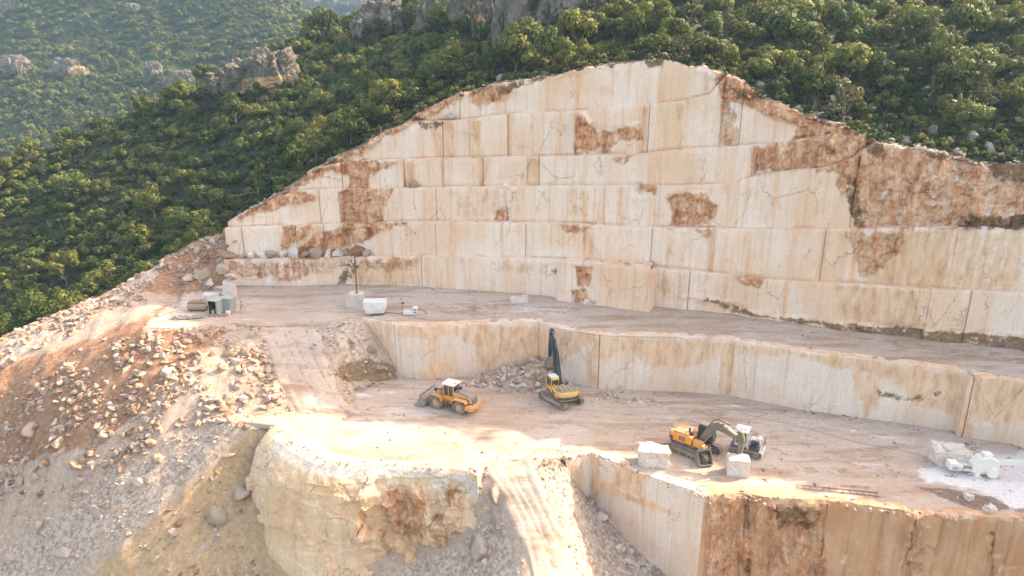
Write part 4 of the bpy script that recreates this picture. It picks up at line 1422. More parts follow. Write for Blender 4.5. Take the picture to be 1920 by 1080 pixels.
TP, TS = spread(HG, 52000, tr, spc, view=(-420, 2900, -200, 1100), reject=rej)
px, py, t = proj(TP)
siz = TS / (2.7 + .75 * right_side(px)) * tr.uniform(.65, 1.15, len(TP)) * np.where(tr.uniform(0, 1, len(TP)) < .18, 1.55, 1)
scr = siz * 5 * FPX / t
inframe = (px > -30) & (px < 1950) & (py > -35) & (py < 700)
# the trees that show largest stand as single trees
order = np.argsort(-(scr * inframe))
n_ind = 290
ind = set(order[:n_ind].tolist())


def place(meshset, loc, scale, rz, names, label, cat, group, sink=0.0):
    """an Empty with its two meshes as parts"""
    root = bpy.data.objects.new(names[0], None)
    COL.objects.link(root)
    root.empty_display_size = .3
    root.location = (loc[0], loc[1], loc[2] - sink)
    root.rotation_euler = (0, 0, rz)
    root.scale = scale
    tag(root, label, cat, group)
    for nm, me in zip(names[1:], (meshset[1], meshset[0])):
        c = bpy.data.objects.new(nm, me)
        COL.objects.link(c)
        c.parent = root
    return root


for q in order[:n_ind]:
    gx = px[q]
    gap = rim_gap(px[q], py[q])
    grey = (tr.uniform() < .16 and gap < 120 and gx > 900)
    ms = GREYT[tr.integers(2)] if grey else TREES[tr.integers(7)]
    s = siz[q] * tr.uniform(.9, 1.1)
    if grey:
        lab, grp = "grey leaved open tree near the quarry rim among green trees", "grey leaved trees by the rim"
    elif gx < 930:
        lab, grp = "dark green round tree on the shaded slope left of the quarry rim", "trees on the shaded slope left of the quarry"
    elif gap < 70:
        lab, grp = "green round tree close behind the upper edge of the quarry", "trees along the quarry rim"
    elif gx > 1500:
        lab, grp = "green sunlit tree high on the right hillside above the boulders", "trees on the right hillside"
    else:
        lab, grp = "green sunlit tree on the hillside above the middle of the quarry", "trees above the quarry"
    place(ms, TP[q], (s, s * tr.uniform(.9, 1.1), s * tr.uniform(.85, 1.15)), tr.uniform(0, 6.28), ("tree", "trunk", "crown"), lab, "tree", grp, .1)
big = at_t(1800, 185, hill_t(HG, 1800, 190))
place(TREES[5], big, (1.35, 1.2, 1.15), .6, ("tree", "trunk", "crown"), "broad yellow green tree lit from the right, largest above the boulders on the right", "tree", None, .2)

rest = np.array([q for q in range(len(TP)) if q not in ind])
fl2 = FARTREES
FP, FS = spread(FG, 52000, tr, lambda P: np.full(len(P), 3.3) + tr.uniform(-.8, 1.6, len(P)), view=(-420, 760, -160, 480), reject=lambda P, px, py, t: in_any(px, py, CLEAR_F, 0) | (vnoise(P * .06) + .5 * vnoise(P * .2) > .75))
MP, MS = spread(TG, 5000, tr, 8.0, view=(440, 1000, -60, 90), reject=lambda P, px, py, t: (py < 22) & (vnoise(P * .05) > -.2))
allP = np.vstack([TP[rest], FP, MP])
allS = np.concatenate([siz[rest] * 1.0, FS / 3.2 * tr.uniform(.85, 1.25, len(FP)), tr.uniform(1.6, 2.6, len(MP))])
stuff("forest", allP - [0, 0, .3], np.column_stack([allS, allS, allS * tr.uniform(.85, 1.15, len(allS))]), FARTREES + [q[0] for q in GREYT[:1]], "dense green woodland covering the ridges behind the quarry", tilt=.06, r=tr)

# shrubs and grey boulders between the trees and the lip of the quarry
SP_, SS_ = spread(HG, 22000, tr, lambda P: tr.uniform(.9, 1.6, len(P)), view=(440, 1950, 60, 480), reject=lambda P, px, py, t: (rim_gap(px, py) > np.interp(px, [450, 1000, 1500, 1920], [34, 46, 110, 150])) | (rim_gap(px, py) < -2) | in_any(px, py, CLEAR_H, 0) | (tr.uniform(0, 1, len(px)) > np.interp(px, [450, 1300, 1500, 1920], [.85, .8, 1, 1])))
sx, sy, _t = proj(SP_)
so = np.argsort(-SS_ / _t)
for n_, q in enumerate(so[:170]):
    ms = SHRUBS[tr.integers(5)]
    s = tr.uniform(.6, 1.15)
    right = sx[q] > 1480
    place(ms, SP_[q], (s * 1.1, s * 1.1, s * tr.uniform(.8, 1.1)), tr.uniform(0, 6.28), ("shrub", "stem", "foliage"),
          "low dense shrub among boulders at the right end of the quarry rim" if right else "low dark shrub clinging to the upper lip of the quarry", "shrub", "shrubs among the boulders on the right" if right else "shrubs along the quarry lip", .05)
q = so[170:]
UP_, _us = spread(HG, 36000, tr, 1.4, view=(-300, 2700, -60, 900), reject=lambda P, px, py, t: ((rim_gap(px, py) < 0) & (px > 445)) | in_any(px, py, CLEAR_H, 0))
UP_ = np.vstack([SP_[q], UP_])
stuff("undergrowth", UP_, np.column_stack([tr.uniform(.5, 1.25, len(UP_))] * 3), [s_[0] for s_ in SHRUBS], "low shrubs and brush on the hillside beside the quarry", tilt=.1, r=tr)
BP, BS = spread(HG, 5000, tr, lambda P: tr.uniform(1.2, 2.6, len(P)), view=(900, 1950, 60, 470), reject=lambda P, px, py, t: (rim_gap(px, py) > np.interp(px, [900, 1450, 1560, 1920], [22, 40, 120, 130])) | (rim_gap(px, py) < 4) | (tr.uniform(0, 1, len(px)) > np.interp(px, [900, 1400, 1560, 1800, 1920], [.25, .45, .95, .9, .6])))
bx, by, _t = proj(BP)
for q in np.argsort(-BS)[:110]:
    s = BS[q] * tr.uniform(.5, 1.05)
    o = link("boulder", LROCKS[tr.integers(5)])
    o.location = BP[q] + [0, 0, .02 * s]
    o.scale = (s, s, s)
    o.rotation_euler = (tr.uniform(-.3, .3), tr.uniform(-.3, .3), tr.uniform(0, 6.28))
    tag(o, "grey weathered boulder among shrubs at the right end of the rim" if bx[q] > 1480 else "grey boulder at the edge of the wood above the quarry face", "boulder", "boulders among the shrubs on the right" if bx[q] > 1480 else "boulders along the wood edge")

# loose dark stones and earth along the broken lip
lp = []
for (P, zr, zt, zb) in RIMPTS:
    h = (np.abs(zt - zr) < .05) & (zt - zb > .15)
    for k in np.where(h)[0]:
        for _ in range(2):
            lp.append((P[k, 0] + BACK[0] * tr.uniform(-.15, 1.4), P[k, 1] + BACK[1] * tr.uniform(-.15, 1.4), zt[k] + tr.uniform(-.25, .15)))
lp = A(lp)
ls = tr.uniform(.18, .62, len(lp)) * np.where(tr.uniform(0, 1, len(lp)) < .12, 1.7, 1)
stuff("rim_stones", lp, np.column_stack([ls * tr.uniform(.8, 1.5, len(lp)), ls, ls * .9]), RROCKS + LROCKS[:2], "loose dark stones and earth along the broken upper edge of the quarry", tilt=.6, r=tr)

# ---------------------------------------------------------------- rubble on the spoil slopes
ZONES = [  # outline, per square metre, size range, meshes, individual label, group
    ([(-260, 770), (-40, 660), (0, 636), (240, 520), (340, 460), (445, 425), (445, 470), (330, 530), (250, 568), (100, 640), (0, 690), (-40, 720), (-260, 840)], 9.0, (.13, 1.2), 'rock', "pinkish broken rock on the crest of the spoil heap by the wood", "rocks on the crest of the spoil heap"),
    ([(330, 622), (470, 622), (500, 690), (520, 755), (470, 775), (400, 790), (300, 800), (320, 700)], 15, (.12, 1.45), 'rock', "pale angular rock on the mound beside the haul ramp", "rocks on the mound beside the ramp"),
    ([(404, 785), (440, 800), (330, 900), (250, 1000), (60, 1090), (-300, 1120), (-300, 1060), (200, 900), (300, 830)], 7.0, (.15, .62), 'grey', "grey stone in the gravel chute down the spoil slope", "stones in the grey gravel chute"),
    ([(120, 690), (268, 625), (330, 640), (310, 800), (260, 860), (150, 930), (-40, 1030), (-300, 1060), (-300, 900), (-40, 820)], 9.0, (.11, 1.4), 'rock', "pale rock scattered on the orange earth slope", "rocks scattered on the orange slope"),
    ([(0, 700), (200, 630), (120, 690), (-40, 820), (-300, 900), (-260, 830)], 3, (.10, .7), 'rock', "small rock on the earthen track at the left edge", "rocks on the earthen track"),
    ([(430, 830), (480, 900), (510, 990), (600, 1085), (200, 1085), (300, 960)], 5.0, (.09, .75), 'rock', "loose rock on the ochre earth below the cliff", "rocks on the ochre slope"),
    ([(450, 960), (505, 940), (510, 1000), (480, 1085), (400, 1085)], 5, (.15, .5), 'grey', "grey stone in the hollow left of the cliff", "stones in the hollow by the cliff"),
    ([(565, 608), (677, 602), (740, 700), (660, 735), (640, 730)], 3.6, (.2, .8), 'grey', "pale rock on the bank right of the haul ramp", "rocks on the bank beside the ramp"),
    ([(885, 885), (915, 900), (990, 1085), (860, 1085), (930, 985)], 6.5, (.15, .75), 'grey', "pale stone on the berm left of the front ramp", "stones on the left berm of the front ramp"),
    ([(868, 885), (905, 890), (955, 1000), (900, 1010), (880, 960)], 9, (.12, .95), 'grey', "pale stone spilling past the right end of the cliff", "stones at the right end of the cliff"),
    ([(700, 1085), (790, 1055), (920, 980), (930, 1085)], 6.0, (.12, .42), 'grey', "small grey stone in the scree under the cliff", "stones in the scree under the cliff"),
    ([(1000, 868), (1040, 872), (1110, 950), (1150, 1085), (1095, 1085), (1050, 975)], 5.5, (.15, .6), 'grey', "pale stone on the berm right of the front ramp", "stones on the right berm of the front ramp"),
    ([(1105, 938), (1125, 945), (1190, 1003), (1255, 1072), (1250, 1090), (1210, 1090), (1150, 1010)], 4.2, (.45, 1.35), 'grey', "blocky grey boulder at the foot of the pit wall", "boulders at the foot of the pit wall"),
    ([(1110, 960), (1150, 1010), (1210, 1090), (1120, 1090)], 6.0, (.12, .4), 'grey', "small stone on the shaded pit floor", "stones on the pit floor"),
    ([(462, 612), (482, 611), (548, 772), (524, 774)], 9, (.12, .8), 'rock', "rough rock along the left edge of the haul ramp", "rocks along the left edge of the haul ramp"),
    ([(596, 604), (608, 604), (672, 766), (650, 766)], 8, (.10, .6), 'grey', "stone along the right edge of the haul ramp", "stones along the right edge of the haul ramp"),
    ([(480, 615), (600, 606), (655, 765), (530, 768)], .25, (.1, .3), 'grey', "small stone on the haul ramp", "stones on the haul ramp"),
    ([(908, 880), (1000, 865), (1085, 1085), (990, 1085)], .7, (.08, .25), 'grey', "small stone on the front ramp", "stones on the front ramp"),
    ([(430, 430), (445, 536), (340, 545), (300, 540), (380, 470)], 1.6, (.3, 1.3), 'rock', "rock in the red rubble at the left end of the quarry face", "rocks in the rubble left of the quarry face"),
]
ncand = 260000
cx_, cy_ = tr.uniform(-100, 24, ncand), tr.uniform(46, 112, ncand)
area = 124 * 66
cz_ = hf(cx_, cy_)
ins_ = (sd_poly(cx_, cy_, LOWPOLY) < .1) & (sd_poly(cx_, cy_, MIDPOLY) < .1)
ppx, ppy, ppt = proj(np.column_stack([cx_, cy_, cz_]))
cand = []
taken = np.zeros(ncand, bool)
for (poly, dens, (lo, hi), kind, lab, grp) in ZONES:
    inside = (sd_poly(ppx, ppy, poly) > -4) & ins_ & ~taken
    idx = np.where(inside)[0]
    k = min(1.0, dens * area / ncand)
    idx = idx[tr.uniform(0, 1, len(idx)) < k]
    clump = vnoise(np.column_stack([cx_[idx], cy_[idx], idx * 0]) * .45) + .5 * vnoise(np.column_stack([cx_[idx], cy_[idx], idx * 0]) * 1.3)
    idx = idx[clump > (-.30 if kind == 'rock' else -.45)]
    taken[idx] = True
    s = lo + (hi - lo) * tr.uniform(0, 1, len(idx)) ** (1.3 if lo > .4 else 4.2)
    for q, z in zip(idx, s):
        cand.append((cx_[q], cy_[q], cz_[q], z, kind, lab, grp, z * FPX / ppt[q]))
# single large rocks named from the photograph (px, py, size)
for (x, y, s, kind) in [(405, 968, 3.2, 'rock'), (455, 925, 2.6, 'rock'), (60, 806, 2.6, 'rock'), (148, 875, 2.4, 'rock'), (88, 868, 1.7, 'rock'), (150, 905, 1.9, 'rock'), (195, 820, 1.7, 'rock'), (320, 700, 2.2, 'rock'), (222, 675, 1.4, 'rock'), (198, 675, 1.1, 'rock'), (75, 985, 1.6, 'grey'), (240, 1000, 1.2, 'rock'), (380, 1025, 1.4, 'rock'), (340, 980, 1.3, 'rock'), (430, 855, 1.2, 'rock'), (1235, 1060, 1.9, 'grey'), (1188, 1000, 1.5, 'grey'), (905, 1030, 3.0, 'grey'), (1170, 1000, 1.1, 'grey'), (385, 510, 3.2, 'grey'), (360, 520, 2.2, 'grey'), (420, 505, 2.6, 'grey'), (400, 480, 1.6, 'rock'), (290, 1052, 1.3, 'rock'), (130, 750, 1.2, 'rock'), (430, 791, 1.0, 'rock'), (450, 797, .9, 'rock'), (413, 786, .8, 'rock'), (464, 800, 1.1, 'rock'), (480, 803, .9, 'rock'), (432, 520, 2.2, 'grey'), (425, 480, 2.4, 'rock'), (415, 450, 1.8, 'rock'), (400, 455, 1.5, 'rock'), (436, 500, 2.0, 'rock'), (395, 530, 2.0, 'grey'), (350, 525, 1.8, 'rock'), (428, 440, 1.5, 'rock'), (370, 470, 1.7, 'rock'), (60, 760, 1.6, 'rock'), (250, 770, 1.9, 'rock'), (110, 830, 2.0, 'rock'), (300, 860, 1.8, 'grey'), (180, 960, 1.9, 'grey'), (40, 900, 1.7, 'rock'), (260, 900, 1.5, 'grey'), (350, 640, 1.5, 'rock'), (420, 690, 1.6, 'rock'), (120, 1040, 2.0, 'grey'), (470, 900, 1.5, 'rock'), (490, 960, 1.3, 'rock'), (330, 1000, 1.8, 'rock'), (20, 1050, 1.6, 'grey'), (470, 740, 1.4, 'rock'), (700, 660, 1.6, 'grey'), (660, 640, 1.3, 'grey'), (715, 690, 1.5, 'rock')]:
    k = np.argmin((ppx - x) ** 2 + (ppy - y) ** 2)
    cand.append((cx_[k], cy_[k], cz_[k], s, kind, None, None, s * FPX / ppt[k] + 50))
vis = np.array([c[7] for c in cand])
o_ = np.argsort(-vis)
SING = {0: 1}
for n_, q in enumerate(o_[:295]):
    x, y, z, s, kind, lab, grp, _v = cand[q]
    me = ROCKS[tr.integers(8)] if kind == 'rock' else GROCKS[tr.integers(6)]
    o = link("rock", me)
    o.location = (x, y, z + .04 * s)
    o.scale = (s * tr.uniform(.9, 1.25), s * tr.uniform(.8, 1.1), s * tr.uniform(.8, 1.1))
    o.rotation_euler = (tr.uniform(-.5, .5), tr.uniform(-.5, .5), tr.uniform(0, 6.28))
    if lab is None:
        lab, grp = ("large pale slab of rock standing out on the spoil slope" if kind == 'rock' else "large grey boulder standing out in the rubble"), ("largest rocks on the slope" if kind == 'rock' else "largest boulders in the rubble")
    tag(o, lab, "rock", grp)
for kind, meshes in (('rock', ROCKS), ('grey', GROCKS)):
    q = [k for k in o_[295:] if cand[k][4] == kind]
    P_ = A([cand[k][:3] for k in q])
    s = A([cand[k][3] for k in q])
    P_[:, 2] += .05 * s
    stuff("rubble" if kind == 'rock' else "gravel", P_, np.column_stack([s * tr.uniform(.9, 1.4, len(s)), s, s * tr.uniform(.8, 1.1, len(s))]), meshes, "small broken rocks strewn over the spoil slopes" if kind == 'rock' else "grey stones filling the chutes, berms and pit", tilt=.6, r=tr)


# heaps of broken stone at the foot of the wall
def heap(name, label, foot, peak, sizes, n, nbig, seed, mat='scree', stc=(0, 1, .3), iname="pale broken stone", grp="stones in the heap"):
    """foot: plan outline, peak: list of (x, y, z) ridge points"""
    r = np.random.default_rng(seed)
    foot, peak = A(foot), A(peak)
    x0, y0 = foot.min(0) - .3
    x1, y1 = foot.max(0) + .3
    gx, gy = np.meshgrid(np.arange(x0, x1, .3), np.arange(y0, y1, .3))
    X, Y = gx.ravel(), gy.ravel()

    def hz(X, Y):
        sd = sd_poly(X, Y, foot)
        d = np.min([np.hypot(X - p[0], Y - p[1]) / max(p[2], .1) for p in peak], axis=0)
        top = np.max([np.clip(p[2] - .72 * np.hypot(X - p[0], Y - p[1]), 0, 99) for p in peak], axis=0)
        return np.where(sd > -.3, top * np.clip((sd + .1) / .8, 0, 1), 0) + .12 * fbm(np.column_stack([X, Y, X * 0]) + seed, .9, 4) * (sd > .2) - .08
    Z = hz(X, Y)
    structure(name, np.column_stack([X, Y, Z]), grid_faces(*gx.shape), M[mat], True, st=np.tile(A([stc]), (len(X), 1)), label=label)
    px_ = r.uniform(x0, x1, n * 3)
    py_ = r.uniform(y0, y1, n * 3)
    k = sd_poly(px_, py_, foot) > .05
    px_, py_ = px_[k][:n], py_[k][:n]
    s = sizes[0] + (sizes[1] - sizes[0]) * r.uniform(0, 1, len(px_)) ** 4.5
    P_ = np.column_stack([px_, py_, hz(px_, py_) + .1 * s])
    oo = np.argsort(-s)
    for q in oo[:nbig]:
        o = link("stone", GROCKS[r.integers(6)])
        o.location = P_[q]
        o.scale = (s[q], s[q], s[q])
        o.rotation_euler = (r.uniform(-.6, .6), r.uniform(-.6, .6), r.uniform(0, 6.28))
        tag(o, iname, "stone", grp)
    q = oo[nbig:]
    stuff("loose_stones", P_[q], np.column_stack([s[q]] * 3), GROCKS, label + ", its small stones", tilt=.6, r=r)


g = lambda pts: at_low(A(pts)[:, 0], A(pts)[:, 1])[:, :2]
heap("stone_heap", "heap of pale broken stone in the corner of the wall behind the excavator", np.vstack([g([(862, 722), (930, 732), (1000, 742), (1045, 745)]), at_mid(A([1060.]), A([618.]))[:, :2] - [0, .1], at_mid(A([1012.]), A([604.]))[:, :2] + [0, -.1], at_mid(A([900.]), A([606.]))[:, :2] + [0, -.2]]),
     np.vstack([np.append(at_mid(A([1010.]), A([604.]))[0, :2] + [-.3, -.9], 2.8), np.append(at_mid(A([960.]), A([604.]))[0, :2] + [0, -1.4], 2.1), np.append(g([(985, 722)])[0], 1.3), np.append(g([(925, 715)])[0], 1.2)]), (.10, 1.1), 1000, 30, 5, stc=(.25, .7, .5), iname="pale block of broken stone in the heap behind the excavator", grp="blocks in the heap behind the excavator")
heap("stone_heap", "low heap of grey stones beside the wall right of the rear excavator", g([(1100, 740), (1130, 755), (1190, 760), (1235, 752), (1215, 738), (1150, 730), (1105, 728)]), [np.append(g([(1150, 745)])[0], .7), np.append(g([(1195, 750)])[0], .5)], (.2, 1.15), 150, 24, 8, iname="grey stone in the low heap right of the rear excavator", grp="stones in the low heap by the wall")
heap("stone_heap", "small spill of stones at the wall corner behind the saw", g([(1780, 838), (1830, 870), (1900, 885), (1900, 862), (1840, 838), (1812, 826)]), [np.append(g([(1822, 838)])[0], .6), np.append(g([(1860, 862)])[0], .3)], (.15, 1.0), 110, 14, 12, iname="pale stone in the spill at the wall corner", grp="stones at the wall corner")
heap("stone_heap", "pale stones spilled at the bottom of the haul ramp", g([(628, 728), (650, 752), (690, 748), (680, 722), (650, 716)]), [np.append(g([(655, 733)])[0], .6)], (.15, .8), 90, 10, 15, iname="pale stone spilled at the bottom of the haul ramp", grp="stones at the bottom of the ramp")

# small stones lying about on the working floors and ledges
fpx, fpy = tr.uniform(560, 1900, 900), tr.uniform(700, 960, 900)
P_ = at_low(fpx, fpy)
k = sd_poly(P_[:, 0], P_[:, 1], LOWPOLY) > .3
P_ = P_[k]
mx, my = tr.uniform(300, 1900, 700), tr.uniform(540, 690, 700)
Q_ = at_mid(mx, my)
k = sd_poly(Q_[:, 0], Q_[:, 1], MIDPOLY) > .3
Q_ = Q_[k]
wf_ = []          # crumbled stone along the foot of the walls
for (pl, zf, w_) in ((BASE, midz, -.4), (MIDEDGE, lowz, -.5)):
    q, s = resample(pl, .22)
    n_ = plan_normals(q)
    k = vnoise(np.column_stack([q, q[:, 0] * 0]) * .35) > -.15
    q, n_ = q[k], n_[k]
    o2 = q + n_ * tr.uniform(.1, 1.1, len(q))[:, None]
    wf_.append(np.column_stack([o2, zf(o2[:, 0])]))
# edges of the floors
for (pl, zf) in ((at_low(A([1004., 1030., 1064.]), A([863., 862., 865.]))[:, :2], lowz), (at_low(A([1004., 1030., 1064.]), A([864., 864., 866.]))[:, :2], lowz), (CLIFFTOP, lowz), (left_low, lowz), (left_mid, midz), (REDTOP[:8], lowz), (PITTOP, lowz)):
    q, s = resample(pl, .10)
    o2 = q + tr.normal(0, .42, q.shape)
    wf_.append(np.column_stack([o2, zf(o2[:, 0]) - .02]))
wf_ = np.vstack(wf_)
P_ = np.vstack([P_, Q_, wf_])
s = .08 + .42 * tr.uniform(0, 1, len(P_)) ** 3.5
stuff("scattered_stones", P_ + np.column_stack([s * 0, s * 0, s * .1]), np.column_stack([s, s, s * .8]), ROCKS[:4] + GROCKS[:4], "small stones scattered over the quarry floors and along the foot of the walls", tilt=.5, r=tr)

# rough blocks pushed on to the first ledge at the left
_P, _zr, _zt, _zb = RIMPTS[0]
lx, _, _ = proj(np.column_stack([_P, _zt]))
for (x, s) in [(450, 1.3), (468, 1.6), (487, 1.3), (503, 1.9), (527, 1.7), (548, 2.0), (570, 1.5), (592, 1.8), (612, 1.7), (632, 1.5), (648, 2.3), (668, 2.0), (684, 1.4)]:
    k = np.argmin(np.abs(lx - x))
    s *= tr.uniform(.95, 1.45)
    o = link("block", WROCKS[tr.integers(5)] if tr.uniform() < .6 else ROCKS[tr.integers(8)])
    o.location = (_P[k, 0] + BACK[0] * .5, _P[k, 1] + BACK[1] * .5, _zt[k] + .28 * s)
    o.scale = (s * 1.15, s * .9, s * 1.05)
    o.rotation_euler = (tr.uniform(-.3, .3), tr.uniform(-.3, .3), tr.uniform(0, 6.28))
    tag(o, "rough white block in the row on the lowest ledge at the left", "stone block", "rough blocks in a row on the lowest ledge")
for k_, x, s, lab, m_ in ((2, 775, 1.5, "lone pale boulder on a ledge high in the left of the face", ROCKS[2]), (4, 840, 1.6, "round brown boulder below the rim at the upper left of the face", RROCKS[2]), (2, 668 + 98, .9, "small stone beside the lone boulder on the high ledge", ROCKS[6])):
    _P, _zr, _zt, _zb = RIMPTS[k_]
    lx, _, _ = proj(np.column_stack([_P, _zt]))
    k = np.argmin(np.abs(lx - x))
    o = link("boulder", m_)
    o.location = (_P[k, 0] + BACK[0] * .45, _P[k, 1] + BACK[1] * .45, _zt[k] + .3 * s)
    o.scale = (s, s, s)
    tag(o, lab, "boulder")
# ---------------------------------------------------------------- machines and equipment
class MB:
    def __init__(self):
        self.bm = bmesh.new()

    def _bev(self, verts, bev, seg=1):
        if bev > 0:
            es = list({e for v in verts for e in v.link_edges})
            bmesh.ops.bevel(self.bm, geom=es, offset=bev, segments=seg, affect='EDGES', profile=.6)

    def box(self, c, s, rot=(0, 0, 0), bev=.03):
        from mathutils import Euler
        r = bmesh.ops.create_cube(self.bm, size=1)
        m = Matrix.Translation(c) @ Euler(rot).to_matrix().to_4x4() @ Matrix.Diagonal((*s, 1))
        bmesh.ops.transform(self.bm, matrix=m, verts=r["verts"])
        self._bev(r["verts"], min(bev, .3 * min(s)))
        return self

    def prism(self, pts, y0, y1, bev=.03, axis='y', mat=None):
        """outline in XZ pulled along y (axis 'y') or outline in XY pulled along z (axis 'z')"""
        f = (lambda p, w: (p[0], w, p[1])) if axis == 'y' else (lambda p, w: (p[0], p[1], w))
        a = [self.bm.verts.new(f(p, y0)) for p in pts]
        b = [self.bm.verts.new(f(p, y1)) for p in pts]
        self.bm.faces.new(a)
        self.bm.faces.new(b[::-1])
        n = len(pts)
        for i in range(n):
            self.bm.faces.new([a[i], b[i], b[(i + 1) % n], a[(i + 1) % n]])
        if mat is not None:
            bmesh.ops.transform(self.bm, matrix=mat, verts=a + b)
        self._bev(a + b, bev)
        return self

    def cyl(self, p0, p1, r0, r1=None, seg=20, bev=0):
        p0, p1 = Vector(p0), Vector(p1)
        d = p1 - p0
        r = bmesh.ops.create_cone(self.bm, cap_ends=True, segments=seg, radius1=r0, radius2=r0 if r1 is None else r1, depth=d.length)
        q = Vector((0, 0, 1)).rotation_difference(d.normalized()).to_matrix().to_4x4()
        bmesh.ops.transform(self.bm, matrix=Matrix.Translation((p0 + p1) / 2) @ q, verts=r["verts"])
        if bev:
            rim = [e for e in {e for v in r["verts"] for e in v.link_edges} if e.calc_face_angle(0) > 1]
            bmesh.ops.bevel(self.bm, geom=rim, offset=bev, segments=2, affect='EDGES', profile=.5)
        return self

    def tube(self, pts, r, seg=6):
        V, F = [], []
        limb(V, F, pts, [r] * len(pts), seg)
        b = [self.bm.verts.new(v) for v in V]
        for f in F:
            self.bm.faces.new([b[i] for i in f])
        return self

    def build(self, name, mat, parent=None, smooth=False):
        bmesh.ops.recalc_face_normals(self.bm, faces=list(self.bm.faces))
        me = bpy.data.meshes.new(name)
        self.bm.to_mesh(me)
        self.bm.free()
        if smooth:
            me.polygons.foreach_set("use_smooth", [True] * len(me.polygons))
            try:
                me.set_sharp_from_angle(angle=R(35))
            except Exception:
                pass
        me.materials.append(mat)
        return link(name, me, parent)


M['orange'] = paint('orange_paint', (.78, .27, .025), .5, .8)
M['yellow'] = paint('yellow_paint', (.80, .38, .03), .5, .8)
M['charcoal'] = paint('charcoal_paint', (.045, .047, .05), .5, .45, (.30, .25, .20))
M['brown_steel'] = paint('dusty_steel', (.17, .14, .10), .55, .6, (.36, .29, .21))
M['bucket_steel'] = paint('bucket_steel', (.22, .185, .155), .6, .65, (.40, .33, .26))
M['teal_steel'] = paint('dark_boom_paint', (.025, .038, .045), .4, .3, (.2, .18, .15))
M['hood_grey'] = paint('hood_grey', (.13, .145, .15), .5, .45)
M['tyre'] = paint('tyre_rubber', (.075, .065, .055), .85, .75, (.30, .24, .185))
M['track'] = paint('track_steel', (.12, .095, .07), .75, .75, (.36, .28, .20))
M['glass'] = paint('cab_glass', (.030, .060, .048), .12, .25, (.25, .25, .2))
M['white_paint'] = paint('white_paint', (.74, .73, .70), .5, .4)
M['white_dusty'] = paint('stone_dusted_paint', (.70, .65, .56), .8, .6, (.76, .72, .64))
M['rust'] = paint('rust', (.17, .085, .04), .85, .5, (.32, .2, .11))
M['grey_green'] = paint('grey_green_sheet', (.27, .29, .265), .7, .4, (.45, .40, .33))
M['dark_inside'] = paint('dark_inner_sheet', (.035, .03, .027), .9, .3)
M['khaki'] = paint('khaki_steel', (.30, .235, .14), .75, .5)
M['black_rubber'] = paint('black_rubber', (.025, .024, .024), .8, .4, (.2, .17, .14))
M['red_paint'] = paint('faded_red', (.42, .09, .06), .7, .4)
M['wood'] = paint('weathered_wood', (.33, .21, .11), .85, .5)
M['light_glass'] = paint('lamp_glass', (.65, .62, .55), .2, .3)


def root(name, label, cat, loc, rz=0, sc=1.0, group=None):
    o = bpy.data.objects.new(name, None)
    COL.objects.link(o)
    o.empty_display_size = .5
    o.location = loc
    o.rotation_euler = (0, 0, rz)
    o.scale = (sc, sc, sc)
    return tag(o, label, cat, group)


def wheel(par, c, r, w, rim_mat, side):
    """tyre with lugs, dished rim and hub; side +1 is the left"""
    b = MB()
    n = 28
    prof = [(r * .56, -.5), (r * .80, -.5), (r * .95, -.42), (r, -.28), (r, .28), (r * .95, .42), (r * .80, .5), (r * .56, .5)]
    rings = []
    for k in range(n):
        a = 2 * math.pi * k / n
        rings.append([b.bm.verts.new((q * math.cos(a), y * w, q * math.sin(a))) for q, y in prof])
    for k in range(n):
        for i in range(len(prof)):
            j = (i + 1) % len(prof)
            b.bm.faces.new([rings[k][i], rings[(k + 1) % n][i], rings[(k + 1) % n][j], rings[k][j]])
    for k in range(n):
        a = 2 * math.pi * (k + .5) / n
        s = 1 if k % 2 else -1
        b.box(((r + .005) * math.cos(a), s * w * .22, (r + .005) * math.sin(a)), (.09, w * .52, .10), (0, -a, 0), .015)
    t = b.build("tyre", M['tyre'], par, True)
    t.location = c
    b = MB()
    b.cyl((0, -w * .30, 0), (0, w * .30, 0), r * .58, seg=28)
    b.cyl((0, side * w * .30, 0), (0, side * w * .36, 0), r * .50, r * .42, 28)
    b.cyl((0, side * w * .30, 0), (0, side * w * .50, 0), r * .22, r * .18, 16)
    for k in range(8):
        a = k * math.pi / 4
        b.cyl((r * .34 * math.cos(a), side * w * .34, r * .34 * math.sin(a)), (r * .34 * math.cos(a), side * w * .40, r * .34 * math.sin(a)), .035, seg=6)
    m = b.build("rim", rim_mat, t, True)
    return t


